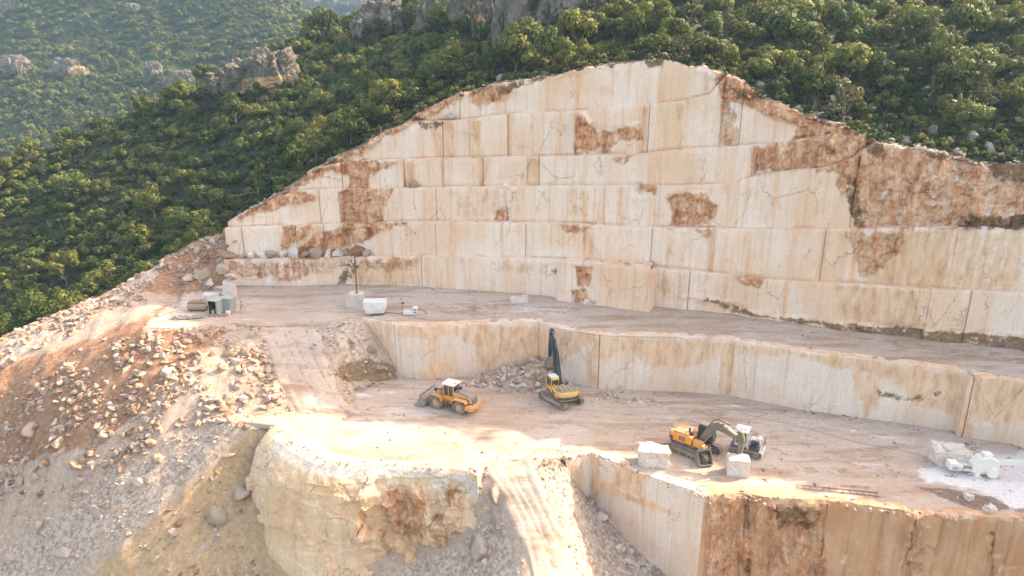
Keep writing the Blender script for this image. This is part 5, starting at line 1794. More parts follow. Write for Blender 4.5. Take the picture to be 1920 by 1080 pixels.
def make_loader(loc, rz, sc):
    o = root("wheel_loader", "orange wheel loader with a wide toothed bucket parked in front of the stone heap", "wheel loader", loc, rz, sc)
    r, w = .86, .66
    for x in (1.65, -1.65):
        for y in (1.02, -1.02):
            wheel(o, (x, y, r), r, w, M['orange'], 1 if y > 0 else -1)
    # rear frame, hood, counterweight
    MB().prism([(-3.3, .95), (-3.25, 1.5), (-1.0, 1.55), (-.2, 1.5), (-.2, .75), (-2.6, .75)], -.62, .62, .05).build("rear_frame", M['charcoal'], o)
    hood = MB()
    hood.prism([(-3.2, 1.42), (-3.12, 2.10), (-2.6, 2.26), (-.65, 2.52), (-.55, 1.42)], -.72, .72, .09)
    hood.build("engine_hood", M['orange'], o)
    MB().prism([(-3.22, 2.02), (-3.15, 2.22), (-2.55, 2.38), (-.75, 2.62), (-.75, 2.5), (-2.6, 2.25)], -.60, .60, .04).build("hood_top", M['hood_grey'], o)
    g = MB()
    g.box((-3.22, 0, 1.72), (.10, 1.16, .72), bev=.03)
    for k in range(7):
        g.box((-3.285, 0, 1.43 + k * .095), (.03, 1.06, .03), bev=.005)
    g.build("grille", M['hood_grey'], o)
    v = MB()
    for s in (-1, 1):
        for k in range(5):
            v.box((-2.75 + .27 * k, s * .735, 1.85), (.16, .03, .42), (0, .25, 0), .01)
    v.build("side_vents", M['charcoal'], o)
    MB().prism([(-3.62, -1.25), (-3.62, 1.25), (-3.35, 1.38), (-2.55, 1.38), (-2.55, .75), (-3.1, .7), (-3.1, -.7), (-2.55, -.75), (-2.55, -1.38), (-3.35, -1.38)], .78, 1.34, .07, 'z').build("counterweight", M['orange'], o)
    for s in (-1, 1):
        MB().prism([(-2.75, 1.55), (-2.55, 1.92), (-1.05, 1.98), (-.62, 1.7), (-.55, 1.2), (-.68, 1.2), (-.78, 1.6), (-1.15, 1.84), (-2.45, 1.8), (-2.62, 1.5)], s * .70, s * 1.34, .03).build("rear_fender", M['orange'], o)
        MB().prism([(.72, 1.25), (.86, 1.72), (1.25, 1.92), (2.15, 1.92), (2.15, 1.83), (1.3, 1.82), (.95, 1.64), (.83, 1.22)], s * .70, s * 1.34, .02).build("front_fender", M['orange'], o)
        lad = MB()
        for z in (.65, .95, 1.25):
            lad.box((-.25, s * 1.12, z), (.45, .32, .05), bev=.01)
        lad.box((-.48, s * 1.12, .98), (.04, .3, .75), bev=.01)
        lad.box((-.02, s * 1.12, .98), (.04, .3, .75), bev=.01)
        lad.build("steps", M['charcoal'], o)
        MB().cyl((-3.66, s * .98, 1.12), (-3.60, s * .98, 1.12), .09, seg=12).build("tail_light", M['red_paint'], o)
        hl = MB()
        hl.box((1.95, s * .86, 2.08), (.14, .24, .22), bev=.02)
        hl.build("headlight", M['light_glass'], o)
    # cab
    cab = MB()
    x0, x1, z0, z1 = -.62, .72, 1.55, 3.35
    for x in (x0, .05, x1):
        for y in (-.70, .70):
            cab.box((x, y, (z0 + z1) / 2), (.10, .10, z1 - z0), bev=.015)
    cab.box((.05, 0, z0 + .05), (1.5, 1.5, .55), bev=.05)
    cab.box((.05, 0, z1 - .06), (1.46, 1.5, .12), bev=.03)
    c_ = cab.build("cab", M['orange'], o)
    w_ = MB()
    for y in (-.71, .71):
        w_.box((-.29, y, 2.62), (.57, .03, 1.32), bev=.005)
        w_.box((.38, y, 2.62), (.57, .03, 1.32), bev=.005)
    w_.box((x0, 0, 2.68), (.03, 1.3, 1.15), bev=.005)
    w_.box((x1, 0, 2.6), (.03, 1.3, 1.35), bev=.005)
    w_.build("window", M['glass'], c_)
    rf = MB()
    rf.box((.05, 0, z1 + .05), (1.85, 1.75, .14), bev=.05)
    rf.box((-.1, 0, z1 + .15), (.9, 1.0, .12), bev=.04)
    rf.build("cab_roof", M['white_paint'], c_)
    MB().cyl((-.75, .35, z1 + .12), (-.75, .35, z1 + .38), .07, seg=10).build("beacon", M['orange'], c_)
    for y in (-.95, .95):
        MB().box((.85, y, 2.75), (.06, .22, .38), bev=.02).tube([(.72, y * .75, 3.1), (.85, y, 3.0), (.85, y, 2.9)], .02).build("mirror", M['charcoal'], c_)
    ex = MB()
    ex.cyl((-1.15, .42, 2.5), (-1.15, .42, 3.25), .09, seg=12)
    ex.cyl((-1.05, -.38, 2.5), (-1.05, -.38, 2.95), .17, seg=14, bev=.03)
    ex.build("exhaust", M['charcoal'], o)
    for y in (-.66, .66):
        MB().tube([(-2.9, y, 2.25), (-2.9, y, 2.75), (-1.2, y, 2.98), (-1.2, y, 2.55)], .025).build("handrail", M['orange'], o)
    # front frame, lift arms, bucket
    MB().prism([(-.15, .8), (.2, 1.45), (.9, 1.6), (1.55, 2.15), (1.95, 2.05), (2.05, 1.0), (1.9, .6), (.2, .6)], -.42, .42, .05).build("front_frame", M['orange'], o)
    for s in (-1, 1):
        MB().prism([(1.35, 2.0), (1.55, 2.22), (2.35, 1.75), (3.05, .95), (3.15, .42), (2.92, .36), (2.6, .85), (2.1, 1.42)], s * .55, s * .72, .02).build("lift_arm", M['orange'], o)
        MB().cyl((1.2, s * .62, 1.05), (2.35, s * .62, 1.45), .08, seg=12).build("lift_cylinder", M['charcoal'], o)
    lk = MB()
    lk.prism([(2.15, 1.62), (2.3, 2.2), (2.48, 2.2), (2.55, 1.4), (2.4, 1.1)], -.12, .12, .02)
    lk.cyl((1.5, 0, 2.12), (2.38, 0, 2.12), .1, seg=12)
    lk.cyl((2.42, 0, 1.2), (3.05, 0, .85), .06, seg=10)
    lk.build("bucket_linkage", M['charcoal'], o)
    bk = MB()
    W = 1.62
    sh = [(4.45, .06), (3.35, .03), (3.02, .18), (2.92, .6), (3.05, 1.12), (3.42, 1.45), (3.62, 1.5)]
    inn = [(3.58, 1.44), (3.45, 1.38), (3.12, 1.08), (3.0, .6), (3.09, .24), (3.38, .10), (4.42, .11)]
    bk.prism(sh + inn, -W, W, 0)
    for s in (-1, 1):
        bk.prism([(4.40, .06), (3.35, .03), (3.02, .18), (2.92, .6), (3.05, 1.12), (3.42, 1.45), (3.62, 1.5)], s * W, s * (W - .05), 0)
    bk.box((3.56, 0, 1.52), (.10, 2 * W, .10), bev=.01)
    b_ = bk.build("bucket", M['bucket_steel'], o)
    for k in range(8):
        y = -W + .1 + k * (2 * W - .2) / 7
        MB().prism([(4.3, .03), (4.3, .16), (4.72, .08), (4.72, .04)], y - .06, y + .06, .01).build("tooth", M['bucket_steel'], b_)
    for k in range(8):
        y = -W + .1 + k * (2 * W - .2) / 7
        MB().box((3.62, y, 1.58), (.22, .14, .12), bev=.02).build("spill_guard_rib", M['charcoal'], b_)
    return o


def crawler(par, L, gauge, tw, h, mat_frame):
    """two track units with sprocket, rollers and shoes"""
    for s in (-1, 1):
        y = s * gauge / 2
        rr = h / 2
        out = []
        n = 9
        for k in range(n + 1):
            a = -math.pi / 2 + math.pi * k / n
            out.append((L / 2 - rr + rr * math.cos(a), rr + rr * math.sin(a)))
        for k in range(n + 1):
            a = math.pi / 2 + math.pi * k / n
            out.append((-L / 2 + rr + rr * math.cos(a), rr + rr * math.sin(a)))
        inn = [(x * .98 if abs(x) < L / 2 - rr else (abs(x) - .07) * (1 if x > 0 else -1), rr + (z - rr) * (1 - .07 / rr)) for x, z in out]
        b = MB()
        N = len(out)
        vo = [[b.bm.verts.new((p[0], y + q * tw / 2, p[1])) for p in out] for q in (-1, 1)]
        vi = [[b.bm.verts.new((p[0], y + q * tw / 2, p[1])) for p in inn] for q in (-1, 1)]
        for k in range(N):
            j = (k + 1) % N
            b.bm.faces.new([vo[0][k], vo[0][j], vo[1][j], vo[1][k]])
            b.bm.faces.new([vi[0][k], vi[1][k], vi[1][j], vi[0][j]])
            for q in (0, 1):
                b.bm.faces.new([vo[q][k], vi[q][k], vi[q][j], vo[q][j]])
        per, acc = [], 0
        pts = out + [out[0]]
        step = .19
        carry = 0
        for k in range(N):
            p, q = Vector(pts[k]), Vector(pts[k + 1])
            d = (q - p).length
            t = carry
            while t < d:
                c = p.lerp(q, t / d)
                ang = math.atan2(q[1] - p[1], q[0] - p[0])
                b.box((c[0], y, c[1]), (.13, tw * 1.0, .05), (0, -ang, 0), .008)
                t += step
            carry = t - d
        tk = b.build("track", M['track'], par)
        f = MB()
        f.box((0, y + s * .02, rr), (L - 2 * rr - .1, tw * .62, h * .52), bev=.04)
        f.build("track_frame", mat_frame, tk)
        f = MB()
        for x in (-L / 2 + rr, L / 2 - rr):
            f.cyl((x, y - tw * .36, rr), (x, y + tw * .36, rr), rr * .80, seg=18)
            f.cyl((x, y + s * tw * .36, rr), (x, y + s * tw * .48, rr), rr * .42, rr * .36, 14)
        nrl = 7
        for k in range(nrl):
            x = (-L / 2 + rr * 1.9) + k * (L - 3.8 * rr) / (nrl - 1)
            f.cyl((x, y - tw * .34, .16), (x, y + tw * .42, .16), .12, seg=10)
        f.build("rollers", M['track'], tk, True)


def boom_plate(b, pts, wid, y=0, bev=.03):
    b.prism(pts, y - wid / 2, y + wid / 2, bev)


def make_excavator(kind, loc, rz_under, rz_upper, sc=1.0):
    dark = kind == 'front'
    lab = ("orange and black crawler excavator with its arm lowered, parked by the white drilling rig" if dark else "yellow crawler excavator with its dark arm raised high, working at the stone heap")
    o = root("excavator", lab, "excavator", loc, rz_under, sc)
    main = M['orange'] if dark else M['yellow']
    arm_mat = M['brown_steel'] if dark else M['teal_steel']
    crawler(o, 4.5, 2.55, .60, .95, M['brown_steel'] if dark else M['khaki'])
    MB().box((0, 0, .62), (1.9, 1.9, .42), bev=.08).box((0, 0, .55), (2.6, .9, .3), bev=.05).cyl((0, 0, .8), (0, 0, 1.06), .72, seg=26).build("undercarriage", M['charcoal'], o)
    u = bpy.data.objects.new("upper_body", None)
    # the turning deck is the carrying mesh of everything above the slew ring
    dk = MB()
    dk.prism([(-2.2, -1.25), (-2.35, -.7), (-2.35, .7), (-2.2, 1.25), (1.35, 1.25), (1.45, 1.0), (1.45, -1.0), (1.35, -1.25)], 1.06, 1.30, .03, 'z')
    up = dk.build("turning_deck", M['charcoal'], o)
    up.rotation_euler = (0, 0, rz_upper - rz_under)
    # counterweight, rounded at the back
    MB().prism([(-1.55, -1.30), (-2.25, -1.22), (-2.55, -.75), (-2.62, 0), (-2.55, .75), (-2.25, 1.22), (-1.55, 1.30)], 1.22, 2.12, .10, 'z').build("counterweight", main, up)
    MB().prism([(-1.9, -1.29), (-2.28, -1.235), (-2.565, -.76), (-2.635, 0), (-2.565, .76), (-2.28, 1.235), (-1.9, 1.29)], 1.36, 1.72, .01, 'z').build("dark_band", M['charcoal'], up)
    hd = MB()
    hd.box((-.75, -.55, 1.72), (1.75, 1.42, .86), bev=.07)
    hd.box((-.62, .92, 1.62), (1.75, .70, .66), bev=.06)
    hd.build("side_covers", main, up)
    eh = MB()
    eh.box((-1.25, -.15, 2.20), (1.45, 1.9, .22), bev=.06)
    if not dark:
        for k in range(4):
            eh.box((-1.25, -.85 + .48 * k, 2.34), (1.15, .36, .12), bev=.04)
    eh.build("engine_cover", main if dark else M['khaki'], up)
    vt = MB()
    for k in range(6):
        vt.box((-1.2 + .12 * k, -1.265, 1.75), (.07, .02, .5), bev=.004)
        vt.box((-1.0 + .12 * k, 1.275, 1.66), (.07, .02, .36), bev=.004)
    vt.build("side_vents", M['charcoal'], up)
    MB().box((.72, -.92, 1.62), (.95, .62, .62), bev=.05).box((1.15, -.92, 1.46), (.45, .6, .34), bev=.04).build("tool_box", main, up)
    ex = MB()
    ex.cyl((-.55, -.35, 2.2), (-.55, -.35, 2.75), .11, seg=12)
    ex.cyl((-.2, -.6, 2.1), (-.2, -.6, 2.55), .19, seg=14, bev=.03)
    ex.build("exhaust", M['charcoal'], up)
    for y in (-1.15, 1.15):
        MB().tube([(-2.1, y, 2.1), (-2.1, y, 2.62), (-.5, y, 2.62), (-.5, y, 2.1)], .022).build("handrail", M['charcoal'] if dark else main, up)
    # cab on the left of the boom
    cb = MB()
    cb.prism([(.05, 1.28), (.0, 2.95), (.12, 3.08), (1.25, 3.06), (1.42, 2.9), (1.62, 2.1), (1.55, 1.28)], .30, 1.24, .05)
    cc = cb.build("cab", M['charcoal'] if dark else main, up)
    wn = MB()
    for y in (.285, 1.255):
        wn.prism([(.16, 2.05), (.14, 2.86), (.62, 2.9), (.64, 2.05)], y - .01, y + .01, .003)
        wn.prism([(.74, 1.85), (.74, 2.9), (1.24, 2.9), (1.46, 2.1), (1.42, 1.85)], y - .01, y + .01, .003)
    mt = Matrix.Translation((1.53, .77, 2.45)) @ Matrix.Rotation(R(-13), 4, 'Y')
    wn.prism([(-.012, -.75), (-.012, .42), (.012, .42), (.012, -.75)], -.40, .40, .003, mat=mt)
    wn.box((.03, .77, 2.5), (.10, .78, .6), bev=.005)
    wn.build("window", M['glass'], cc)
    MB().box((.68, .77, 3.10), (1.2, .92, .08), bev=.03).build("cab_roof", M['charcoal'] if dark else M['white_paint'], cc)
    # boom, arm and cylinders
    if dark:
        boom = [(.55, 1.35), (.35, 1.7), (1.15, 3.25), (1.75, 4.05), (2.25, 4.20), (3.2, 3.95), (4.75, 3.25), (4.85, 2.98), (4.6, 2.9), (3.1, 3.35), (2.2, 3.45), (1.75, 3.05), (.95, 1.55)]
        stick = [(4.30, 3.75), (4.50, 4.05), (4.78, 3.95), (5.0, 3.25), (4.95, 2.2), (4.72, .95), (4.50, .95), (4.42, 2.4), (4.40, 3.1)]
        cyl = [((.95, .42, 1.5), (2.25, .42, 3.5), .09), ((.95, -.42, 1.5), (2.25, -.42, 3.5), .09)]
        top = [((2.3, 0, 4.42), (3.5, 0, 4.28), .11), ((3.5, 0, 4.28), (4.5, 0, 3.95), .055)]
        tip = (4.60, .80)
    else:
        boom = [(.5, 1.35), (.25, 1.75), (.75, 3.2), (1.55, 4.9), (2.6, 6.55), (3.35, 7.35), (3.6, 7.15), (3.15, 6.3), (2.2, 4.5), (1.5, 3.0), (.95, 1.5)]
        stick = [(3.0, 7.35), (3.15, 7.85), (3.45, 7.9), (3.75, 7.2), (3.95, 5.6), (4.0, 4.0), (3.8, 4.0), (3.55, 5.6), (3.25, 6.8)]
        cyl = [((1.05, .42, 1.5), (1.75, .42, 4.2), .09), ((1.05, -.42, 1.5), (1.75, -.42, 4.2), .09)]
        top = [((1.4, 0, 5.15), (2.5, 0, 6.95), .11), ((2.5, 0, 6.95), (3.1, 0, 7.6), .055)]
        tip = (3.9, 3.9)
    bb = MB()
    boom_plate(bb, boom, .52)
    bm_ = bb.build("boom", arm_mat, up)
    br = MB()
    for p in boom[3:6]:
        br.box((p[0], 0, p[1] - .05), (.18, .60, .18), bev=.03)
    br.box((boom[5][0] * .5 + boom[4][0] * .5, 0, boom[5][1] * .5 + boom[4][1] * .5), (.25, .3, .22), bev=.03)
    br.build("brackets", arm_mat, bm_)
    bs = MB()
    boom_plate(bs, stick, .40)
    sk = bs.build("arm", arm_mat, up)
    for a_, c_, r_ in cyl:
        m_ = Vector(a_).lerp(Vector(c_), .62)
        MB().cyl(a_, m_, r_, seg=12).cyl(m_, c_, r_ * .55, seg=10).build("boom_cylinder", arm_mat, up, True)
    MB().cyl(top[0][0], top[0][1], top[0][2], seg=12).build("arm_cylinder", arm_mat, up, True)
    MB().cyl(top[1][0], top[1][1], top[1][2], seg=10).build("piston_rod", M['bucket_steel'], up, True)
    hs = MB()
    for y in (-.18, .18):
        hs.tube([(boom[2][0], y, boom[2][1]), (boom[3][0] - .05, y, boom[3][1] + .14), (boom[4][0], y, boom[4][1] + .2), (top[0][0][0], y, top[0][0][2] + .1)], .03)
    hs.build("hoses", M['black_rubber'], bm_)
    if dark:
        q = MB()
        q.box((tip[0], 0, tip[1]), (.55, .52, .40), (0, .3, 0), .04)
        q.prism([(tip[0] - .35, .22), (tip[0] - .45, .66), (tip[0] + .1, .78), (tip[0] + .42, .55), (tip[0] + .3, .15)], -.30, .30, .04)
        q.build("quick_coupler", M['khaki'], up)
        MB().cyl((4.88, 0, 2.6), (4.86, 0, 1.1), .07, seg=10).build("bucket_cylinder", M['khaki'], up, True)
    else:
        q = MB()
        q.box((tip[0], 0, tip[1] - .2), (.5, .7, .7), (0, .2, 0), .06)
        q.prism([(3.6, 3.6), (3.35, 2.9), (3.55, 2.4), (4.1, 2.3), (4.35, 2.75), (4.2, 3.55)], -.55, .55, .05)
        q.build("bucket", M['brown_steel'], up)
        MB().tube([(-.9, -1.2, 2.2), (-.9, -1.25, 3.6)], .018).build("aerial", M['charcoal'], up)
    return o


# --- placing by the tracks seen in the photograph
def low1(x, y):
    return at_low(A([x]), A([y]))[0]


p = low1(848, 764)
make_loader((p[0], p[1], p[2] - .02), R(153), .93)
p = low1(1052, 752)
make_excavator('rear', (p[0], p[1], p[2] - .02), R(129), R(108), 1.0)
p = low1(1308, 847)
make_excavator('front', (p[0] - .3, p[1], p[2] - .02), R(-44), R(-40), 1.0)

# spare bucket standing on the floor, mouth up towards the camera
p = low1(1322, 872)
o = root("excavator_bucket", "spare dark toothed bucket standing on the floor in front of the orange excavator", "bucket", (p[0] - .1, p[1] + .1, p[2]), R(-80), 1.15)
b = MB()
W = .62
sh = [(.55, .22), (.30, .04), (-.25, .02), (-.55, .30), (-.60, .80), (-.42, 1.22), (-.20, 1.30)]
inn = [(-.20, 1.24), (-.37, 1.17), (-.54, .80), (-.49, .34), (-.22, .08), (.28, .10), (.50, .27)]
b.prism(sh + inn, -W, W, 0)
for s in (-1, 1):
    b.prism([(.55, .22), (.30, .04), (-.25, .02), (-.55, .30), (-.60, .80), (-.42, 1.22), (-.20, 1.30), (.1, .9)], s * W, s * (W - .05), .0)
bk = b.build("bucket_shell", M['brown_steel'], o)
for k in range(4):
    y = -W + .12 + k * (2 * W - .24) / 3
    MB().prism([(-.24, 1.20), (-.12, 1.26), (-.05, 1.56), (-.14, 1.58)], y - .07, y + .07, .015).build("tooth", M['khaki'], o)
b = MB()
for s in (-.25, .25):
    b.prism([(-.50, .3), (-.85, .55), (-.9, .85), (-.6, .95)], s - .05, s + .05, .02)
b.build("mounting_ears", M['brown_steel'], o)


# small white tracked drill rig behind the arm
p = low1(1400, 851)
o = root("drill_rig", "small white tracked drilling rig with an open cab door beside the orange excavator", "drill rig", (p[0], p[1] + .4, p[2]), R(-28), .98)
crawler(o, 3.0, 1.75, .42, .66, M['charcoal'])
MB().box((-.1, 0, .80), (2.7, 1.5, .28), bev=.04).build("chassis", M['charcoal'], o)
b = MB()
for x in (-1.05, .05):
    for y in (-.68, .68):
        b.box((x, y, 1.72), (.09, .09, 1.6), bev=.01)
b.box((-.5, 0, 1.08), (1.2, 1.45, .30), bev=.03)
cab = b.build("cab", M['white_paint'], o)
b = MB()
b.box((-.5, 0, 2.56), (1.40, 1.60, .16), bev=.05)
b.box((-.35, .1, 2.68), (.7, .8, .12), bev=.04)
b.build("cab_roof", M['white_paint'], cab)
b = MB()
b.box((-.5, -.69, 1.82), (1.0, .02, 1.2), bev=.003)
b.box((.06, 0, 1.85), (.02, 1.25, 1.15), bev=.003)
b.box((-1.06, 0, 1.9), (.02, 1.25, 1.0), bev=.003)
b.build("window", M['glass'], cab)
b = MB()
mt = Matrix.Translation((.02, -.72, 0)) @ Matrix.Rotation(R(-62), 4, 'Z')
b.prism([(0, 1.05), (0, 2.45), (.78, 2.45), (.78, 1.05)], -.03, .03, .02, mat=mt)
d_ = b.build("door", M['white_paint'], cab)
b = MB()
b.prism([(.12, 1.6), (.12, 2.32), (.66, 2.32), (.66, 1.6)], -.04, .04, .01, mat=mt)
b.build("door_pane", M['light_glass'], d_)
b = MB()
b.box((.85, .25, 1.28), (1.1, .95, .75), bev=.08)
b.box((1.25, .25, 1.75), (.45, .8, .25), bev=.05)
b.build("engine_cover", M['white_paint'], o)
b = MB()
b.cyl((.75, -.42, 1.15), (.75, -.42, 1.75), .22, seg=16, bev=.04)
b.cyl((1.15, -.42, 1.05), (1.15, -.42, 1.7), .18, seg=16, bev=.04)
b.box((.95, -.45, 1.02), (.9, .5, .12), bev=.02)
b.build("filters", M['charcoal'], o)
b = MB()
for y in (-.85, .85):
    b.tube([(.3, y, .95), (.3, y, 1.65), (1.75, y, 1.65), (1.75, y, .95)], .025)
b.tube([(1.75, -.85, 1.65), (1.75, .85, 1.65)], .025)
b.tube([(1.75, -.85, 1.3), (1.75, .85, 1.3)], .025)
b.build("guard_rail", M['charcoal'], o)
b = MB()
b.box((1.55, 0, .72), (.35, 1.8, .16), bev=.03)
b.box((1.75, 0, .45), (.10, 1.9, .5), bev=.03)
b.build("front_bumper", M['white_paint'], o)

# chain saw machine powdered with stone dust
p = low1(1835, 893)
o = root("quarry_saw", "cream stone dusted quarry chain saw with a long horizontal arm standing on white slurry", "quarry saw", (p[0], p[1] + .3, p[2]), R(-6), 1.0)
b = MB()
b.box((-.8, .35, .62), (3.4, 1.1, .52), bev=.07)
b.box((-2.25, .30, .80), (.9, 1.0, .75), bev=.06)
b.build("carriage", M['white_dusty'], o)
b = MB()
b.prism([(-.75, .35), (-.7, 1.25), (-.1, 1.95), (.75, 2.15), (1.55, 1.75), (1.75, 1.1), (1.6, .6), (.2, .4)], -.45, .75, .10)
b.box((.65, .2, 2.15), (.9, .8, .35), bev=.09)
b.build("motor_housing", M['white_dusty'], o)
b = MB()
b.cyl((1.05, -.72, .62), (1.05, .35, .62), .56, seg=28, bev=.05)
b.cyl((1.05, -.76, .62), (1.05, -.70, .62), .40, .44, 24)
b.cyl((1.05, -.80, .62), (1.05, -.74, .62), .12, seg=14)
b.build("drive_wheel", M['white_dusty'], o, True)
b = MB()
b.box((-.15, -.35, .55), (.42, .35, 1.1), (0, .12, 0), .05)
b.box((-.15, -.35, .05), (.7, .5, .10), bev=.02)
b.build("support_leg", M['white_dusty'], o)
b = MB()
b.prism([(1.5, 1.18), (1.5, 1.72), (7.4, 1.98), (7.75, 1.75), (7.4, 1.52)], -.16, .16, .05)
b.build("saw_arm", M['white_dusty'], o)
b = MB()
for k in range(46):
    x = 1.7 + k * .125
    b.box((x, 0, 1.735 + (x - 1.5) * .044), (.09, .22, .09), bev=.01)
b.build("saw_chain", M['white_dusty'], o)
b = MB()
b.box((-1.15, -.28, .92), (.7, .3, .2), (0, .2, .2), .04)
b.tube([(-1.3, -.35, .95), (-1.9, -.6, .5), (-2.3, -.75, .06), (-3.2, -.6, .05)], .04)
b.build("hoses", M['brown_steel'], o)
b = MB()
b.tube([(-.9, .9, .25), (2.6, 1.0, .25)], .07, 8)
b.tube([(-.9, -.1, .12), (2.2, -.05, .12)], .07, 8)
b.build("rails", M['white_dusty'], o)


# ---------------------------------------------------------------- blocks and gear on the floors
def stone_block(name, label, loc, size, rz, seed, mat='block', wob=.05, cuts=13, taper=0.0):
    bm = bmesh.new()
    bmesh.ops.create_cube(bm, size=1)
    bmesh.ops.bevel(bm, geom=list(bm.edges), offset=.022, segments=1, affect='EDGES')
    bmesh.ops.subdivide_edges(bm, edges=list(bm.edges), cuts=cuts, use_grid_fill=True)
    co = np.array([v.co[:] for v in bm.verts])
    co[:, :2] *= (1 + taper * (co[:, 2:3]))
    co = co * size
    n = fbm(co + seed * 7.1, .9, 4)[:, None]
    co = co + (co / np.array(size)) * n * wob * 2
    nd = co / (np.linalg.norm(co, axis=1, keepdims=True) + 1e-6)
    co = co + nd * (facets(np.column_stack([co[:, 0] + co[:, 1] * .7, co[:, 2] + co[:, 1] * .3]) + seed * 3, seed, .8, wob * .5, wob * .5) + .03 * fbm(co + seed, 2.5, 4))[:, None]
    co[:, 2] += size[2] / 2
    for v, q in zip(bm.verts, co):
        v.co = q
    me = bpy.data.meshes.new(name)
    bm.to_mesh(me)
    bm.free()
    me.materials.append(M[mat])
    o = link(name, me)
    o.location = loc
    o.rotation_euler = (0, 0, rz)
    return tag(o, label, "stone block")


def low3(x, y, dz=0):
    q = low1(x, y)
    return (q[0], q[1], q[2] + dz)


def mid3(x, y, dz=0):
    q = at_mid(A([x]), A([y]))[0]
    return (q[0], q[1], q[2] + dz)


stone_block("marble_block", "large rough pale block left of the orange excavator", low3(1225, 868, -.05), (2.9, 1.9, 1.75), R(-8), 2, wob=.16, taper=.05)
q = low3(1382, 886, -.05)
stone_block("marble_block", "pink veined block in front of the excavator arm tip", q, (2.0, 1.5, 1.75), R(-10), 5, wob=.07)
q = low3(1777, 868, -.05)
stone_block("marble_block", "rounded white block behind the quarry saw", q, (3.0, 2.3, 1.75), R(-12), 9, 'block', wob=.24, taper=-.12)
stone_block("marble_block", "flat white slab lying on top of the rounded block", (q[0] + .1, q[1], q[2] + 1.72), (1.5, 1.2, .24), R(5), 10, 'block', wob=.06, taper=-.1)
# stacked pillar on the upper floor
q = mid3(432, 559, -.03)
stone_block("marble_block", "tall upright cream block behind the grey shed", q, (1.6, 1.3, 1.85), R(6), 12, wob=.03)
stone_block("marble_block", "flat cream block laid across the tall upright block", (q[0], q[1], q[2] + 1.86), (1.45, 1.25, .75), R(12), 13, wob=.03)
q = mid3(668, 574, -.03)
stone_block("marble_block", "broad cream block under the one with the rusty post", q, (2.3, 1.6, .75), R(4), 15, wob=.06)
stone_block("marble_block", "cream block holding the rusty post", (q[0] + .15, q[1], q[2] + .74), (2.0, 1.4, 1.15), R(-3), 16, wob=.04)
b = MB()
b.cyl((0, 0, 0), (.05, 0, 5.2), .09, seg=10)
b.box((0, 0, .04), (.4, .4, .08), bev=.01)
b.box((.05, 0, 5.15), (.26, .26, .10), bev=.01)
o = b.build("post", M['rust'], None)
o.location = (q[0] + .2, q[1], q[2] + 1.88)
tag(o, "tall thin rusty post standing on the stacked cream blocks", "post")
q2 = mid3(398, 560)
stone_block("marble_block", "low flat pinkish block behind the grey shed on the left", q2, (2.3, 1.3, .72), R(3), 18, wob=.09)
q2 = mid3(968, 566)
stone_block("marble_block", "low white block, left of two on the upper floor below the face", (q2[0], q2[1], q2[2] - .03), (1.5, .9, .7), R(8), 21, wob=.08)
q2 = mid3(985, 566)
stone_block("marble_block", "small white cube of stone, right of two below the face", (q2[0], q2[1], q2[2] - .03), (.75, .8, 1.0), R(-5), 22, wob=.05)
stone_block("marble_block", "small cream stone lying at the edge of the red face on the right", low3(1855, 958, -.02), (.75, .6, .55), R(20), 25, wob=.12)
stone_block("marble_block", "small tan stone by the dark mud near the slurry", low3(1816, 936, -.02), (.6, .5, .5), R(20), 26, wob=.12)

# ribbed white power unit
q = mid3(703, 590)
o = root("power_unit", "white ribbed power unit with a red base, right of the block with the post", "generator", (q[0], q[1] + .3, q[2]), R(4), 1.0)
b = MB()
b.prism([(-1.35, 1.75), (1.45, 1.75), (1.45, 1.0), (1.2, .32), (-1.05, .28), (-1.35, 1.0)], -.80, .80, .06)
b.build("housing", M['white_paint'], o)
b = MB()
for k in range(9):
    b.box((.05, -.82, .45 + .14 * k), (2.25 + .035 * k, .05, .05), bev=.01)
b.build("ribs", M['white_paint'], o)
b = MB()
b.box((-.75, -.1, .14), (.5, 1.3, .28), bev=.03)
b.build("base_box", M['red_paint'], o)
MB().box((.1, 0, .12), (2.2, 1.2, .22), bev=.02).build("skid", M['charcoal'], o)
b = MB()
b.box((.05, 0, 1.79), (2.9, 1.7, .09), bev=.03)
b.build("lid", M['white_paint'], o)

# small pump set
q = mid3(773, 590)
o = root("pump", "small white pump set with hoses at the edge of the upper floor", "pump", (q[0], q[1], q[2]), R(-4), 1.0)
MB().box((-.45, 0, .32), (1.3, .7, .5), bev=.06).build("tank", M['white_paint'], o)
MB().box((.42, 0, .55), (.55, .62, .95), bev=.05).box((.42, 0, 1.06), (.62, .7, .08), bev=.02).build("motor_cabinet", M['white_paint'], o)
MB().box((.42, -.32, .75), (.4, .03, .14), bev=.005).box((.42, -.32, .42), (.4, .03, .14), bev=.005).build("vents", M['charcoal'], o)
MB().tube([(.7, 0, .6), (1.2, .1, .75), (1.6, 0, .5), (1.9, .1, .1)], .09, 8).build("outlet_pipe", M['hood_grey'], o)
MB().tube([(-1.0, 0, .3), (-1.8, -.2, .2), (-2.8, .3, .08), (-4.0, .4, .06)], .05).build("hose", M['black_rubber'], o)
q = mid3(754, 582)
b = MB()
b.tube([(0, 0, 0), (.12, 0, .95)], .03)
b.cyl((.12, -.1, 1.0), (.12, .1, 1.0), .16, seg=12)
b.tube([(-.35, .1, 0), (.1, 0, .7)], .02)
o = b.build("lamp_stand", M['rust'], None)
o.location = q
tag(o, "short rusty stand with a round head between the power unit and the pump", "stand")
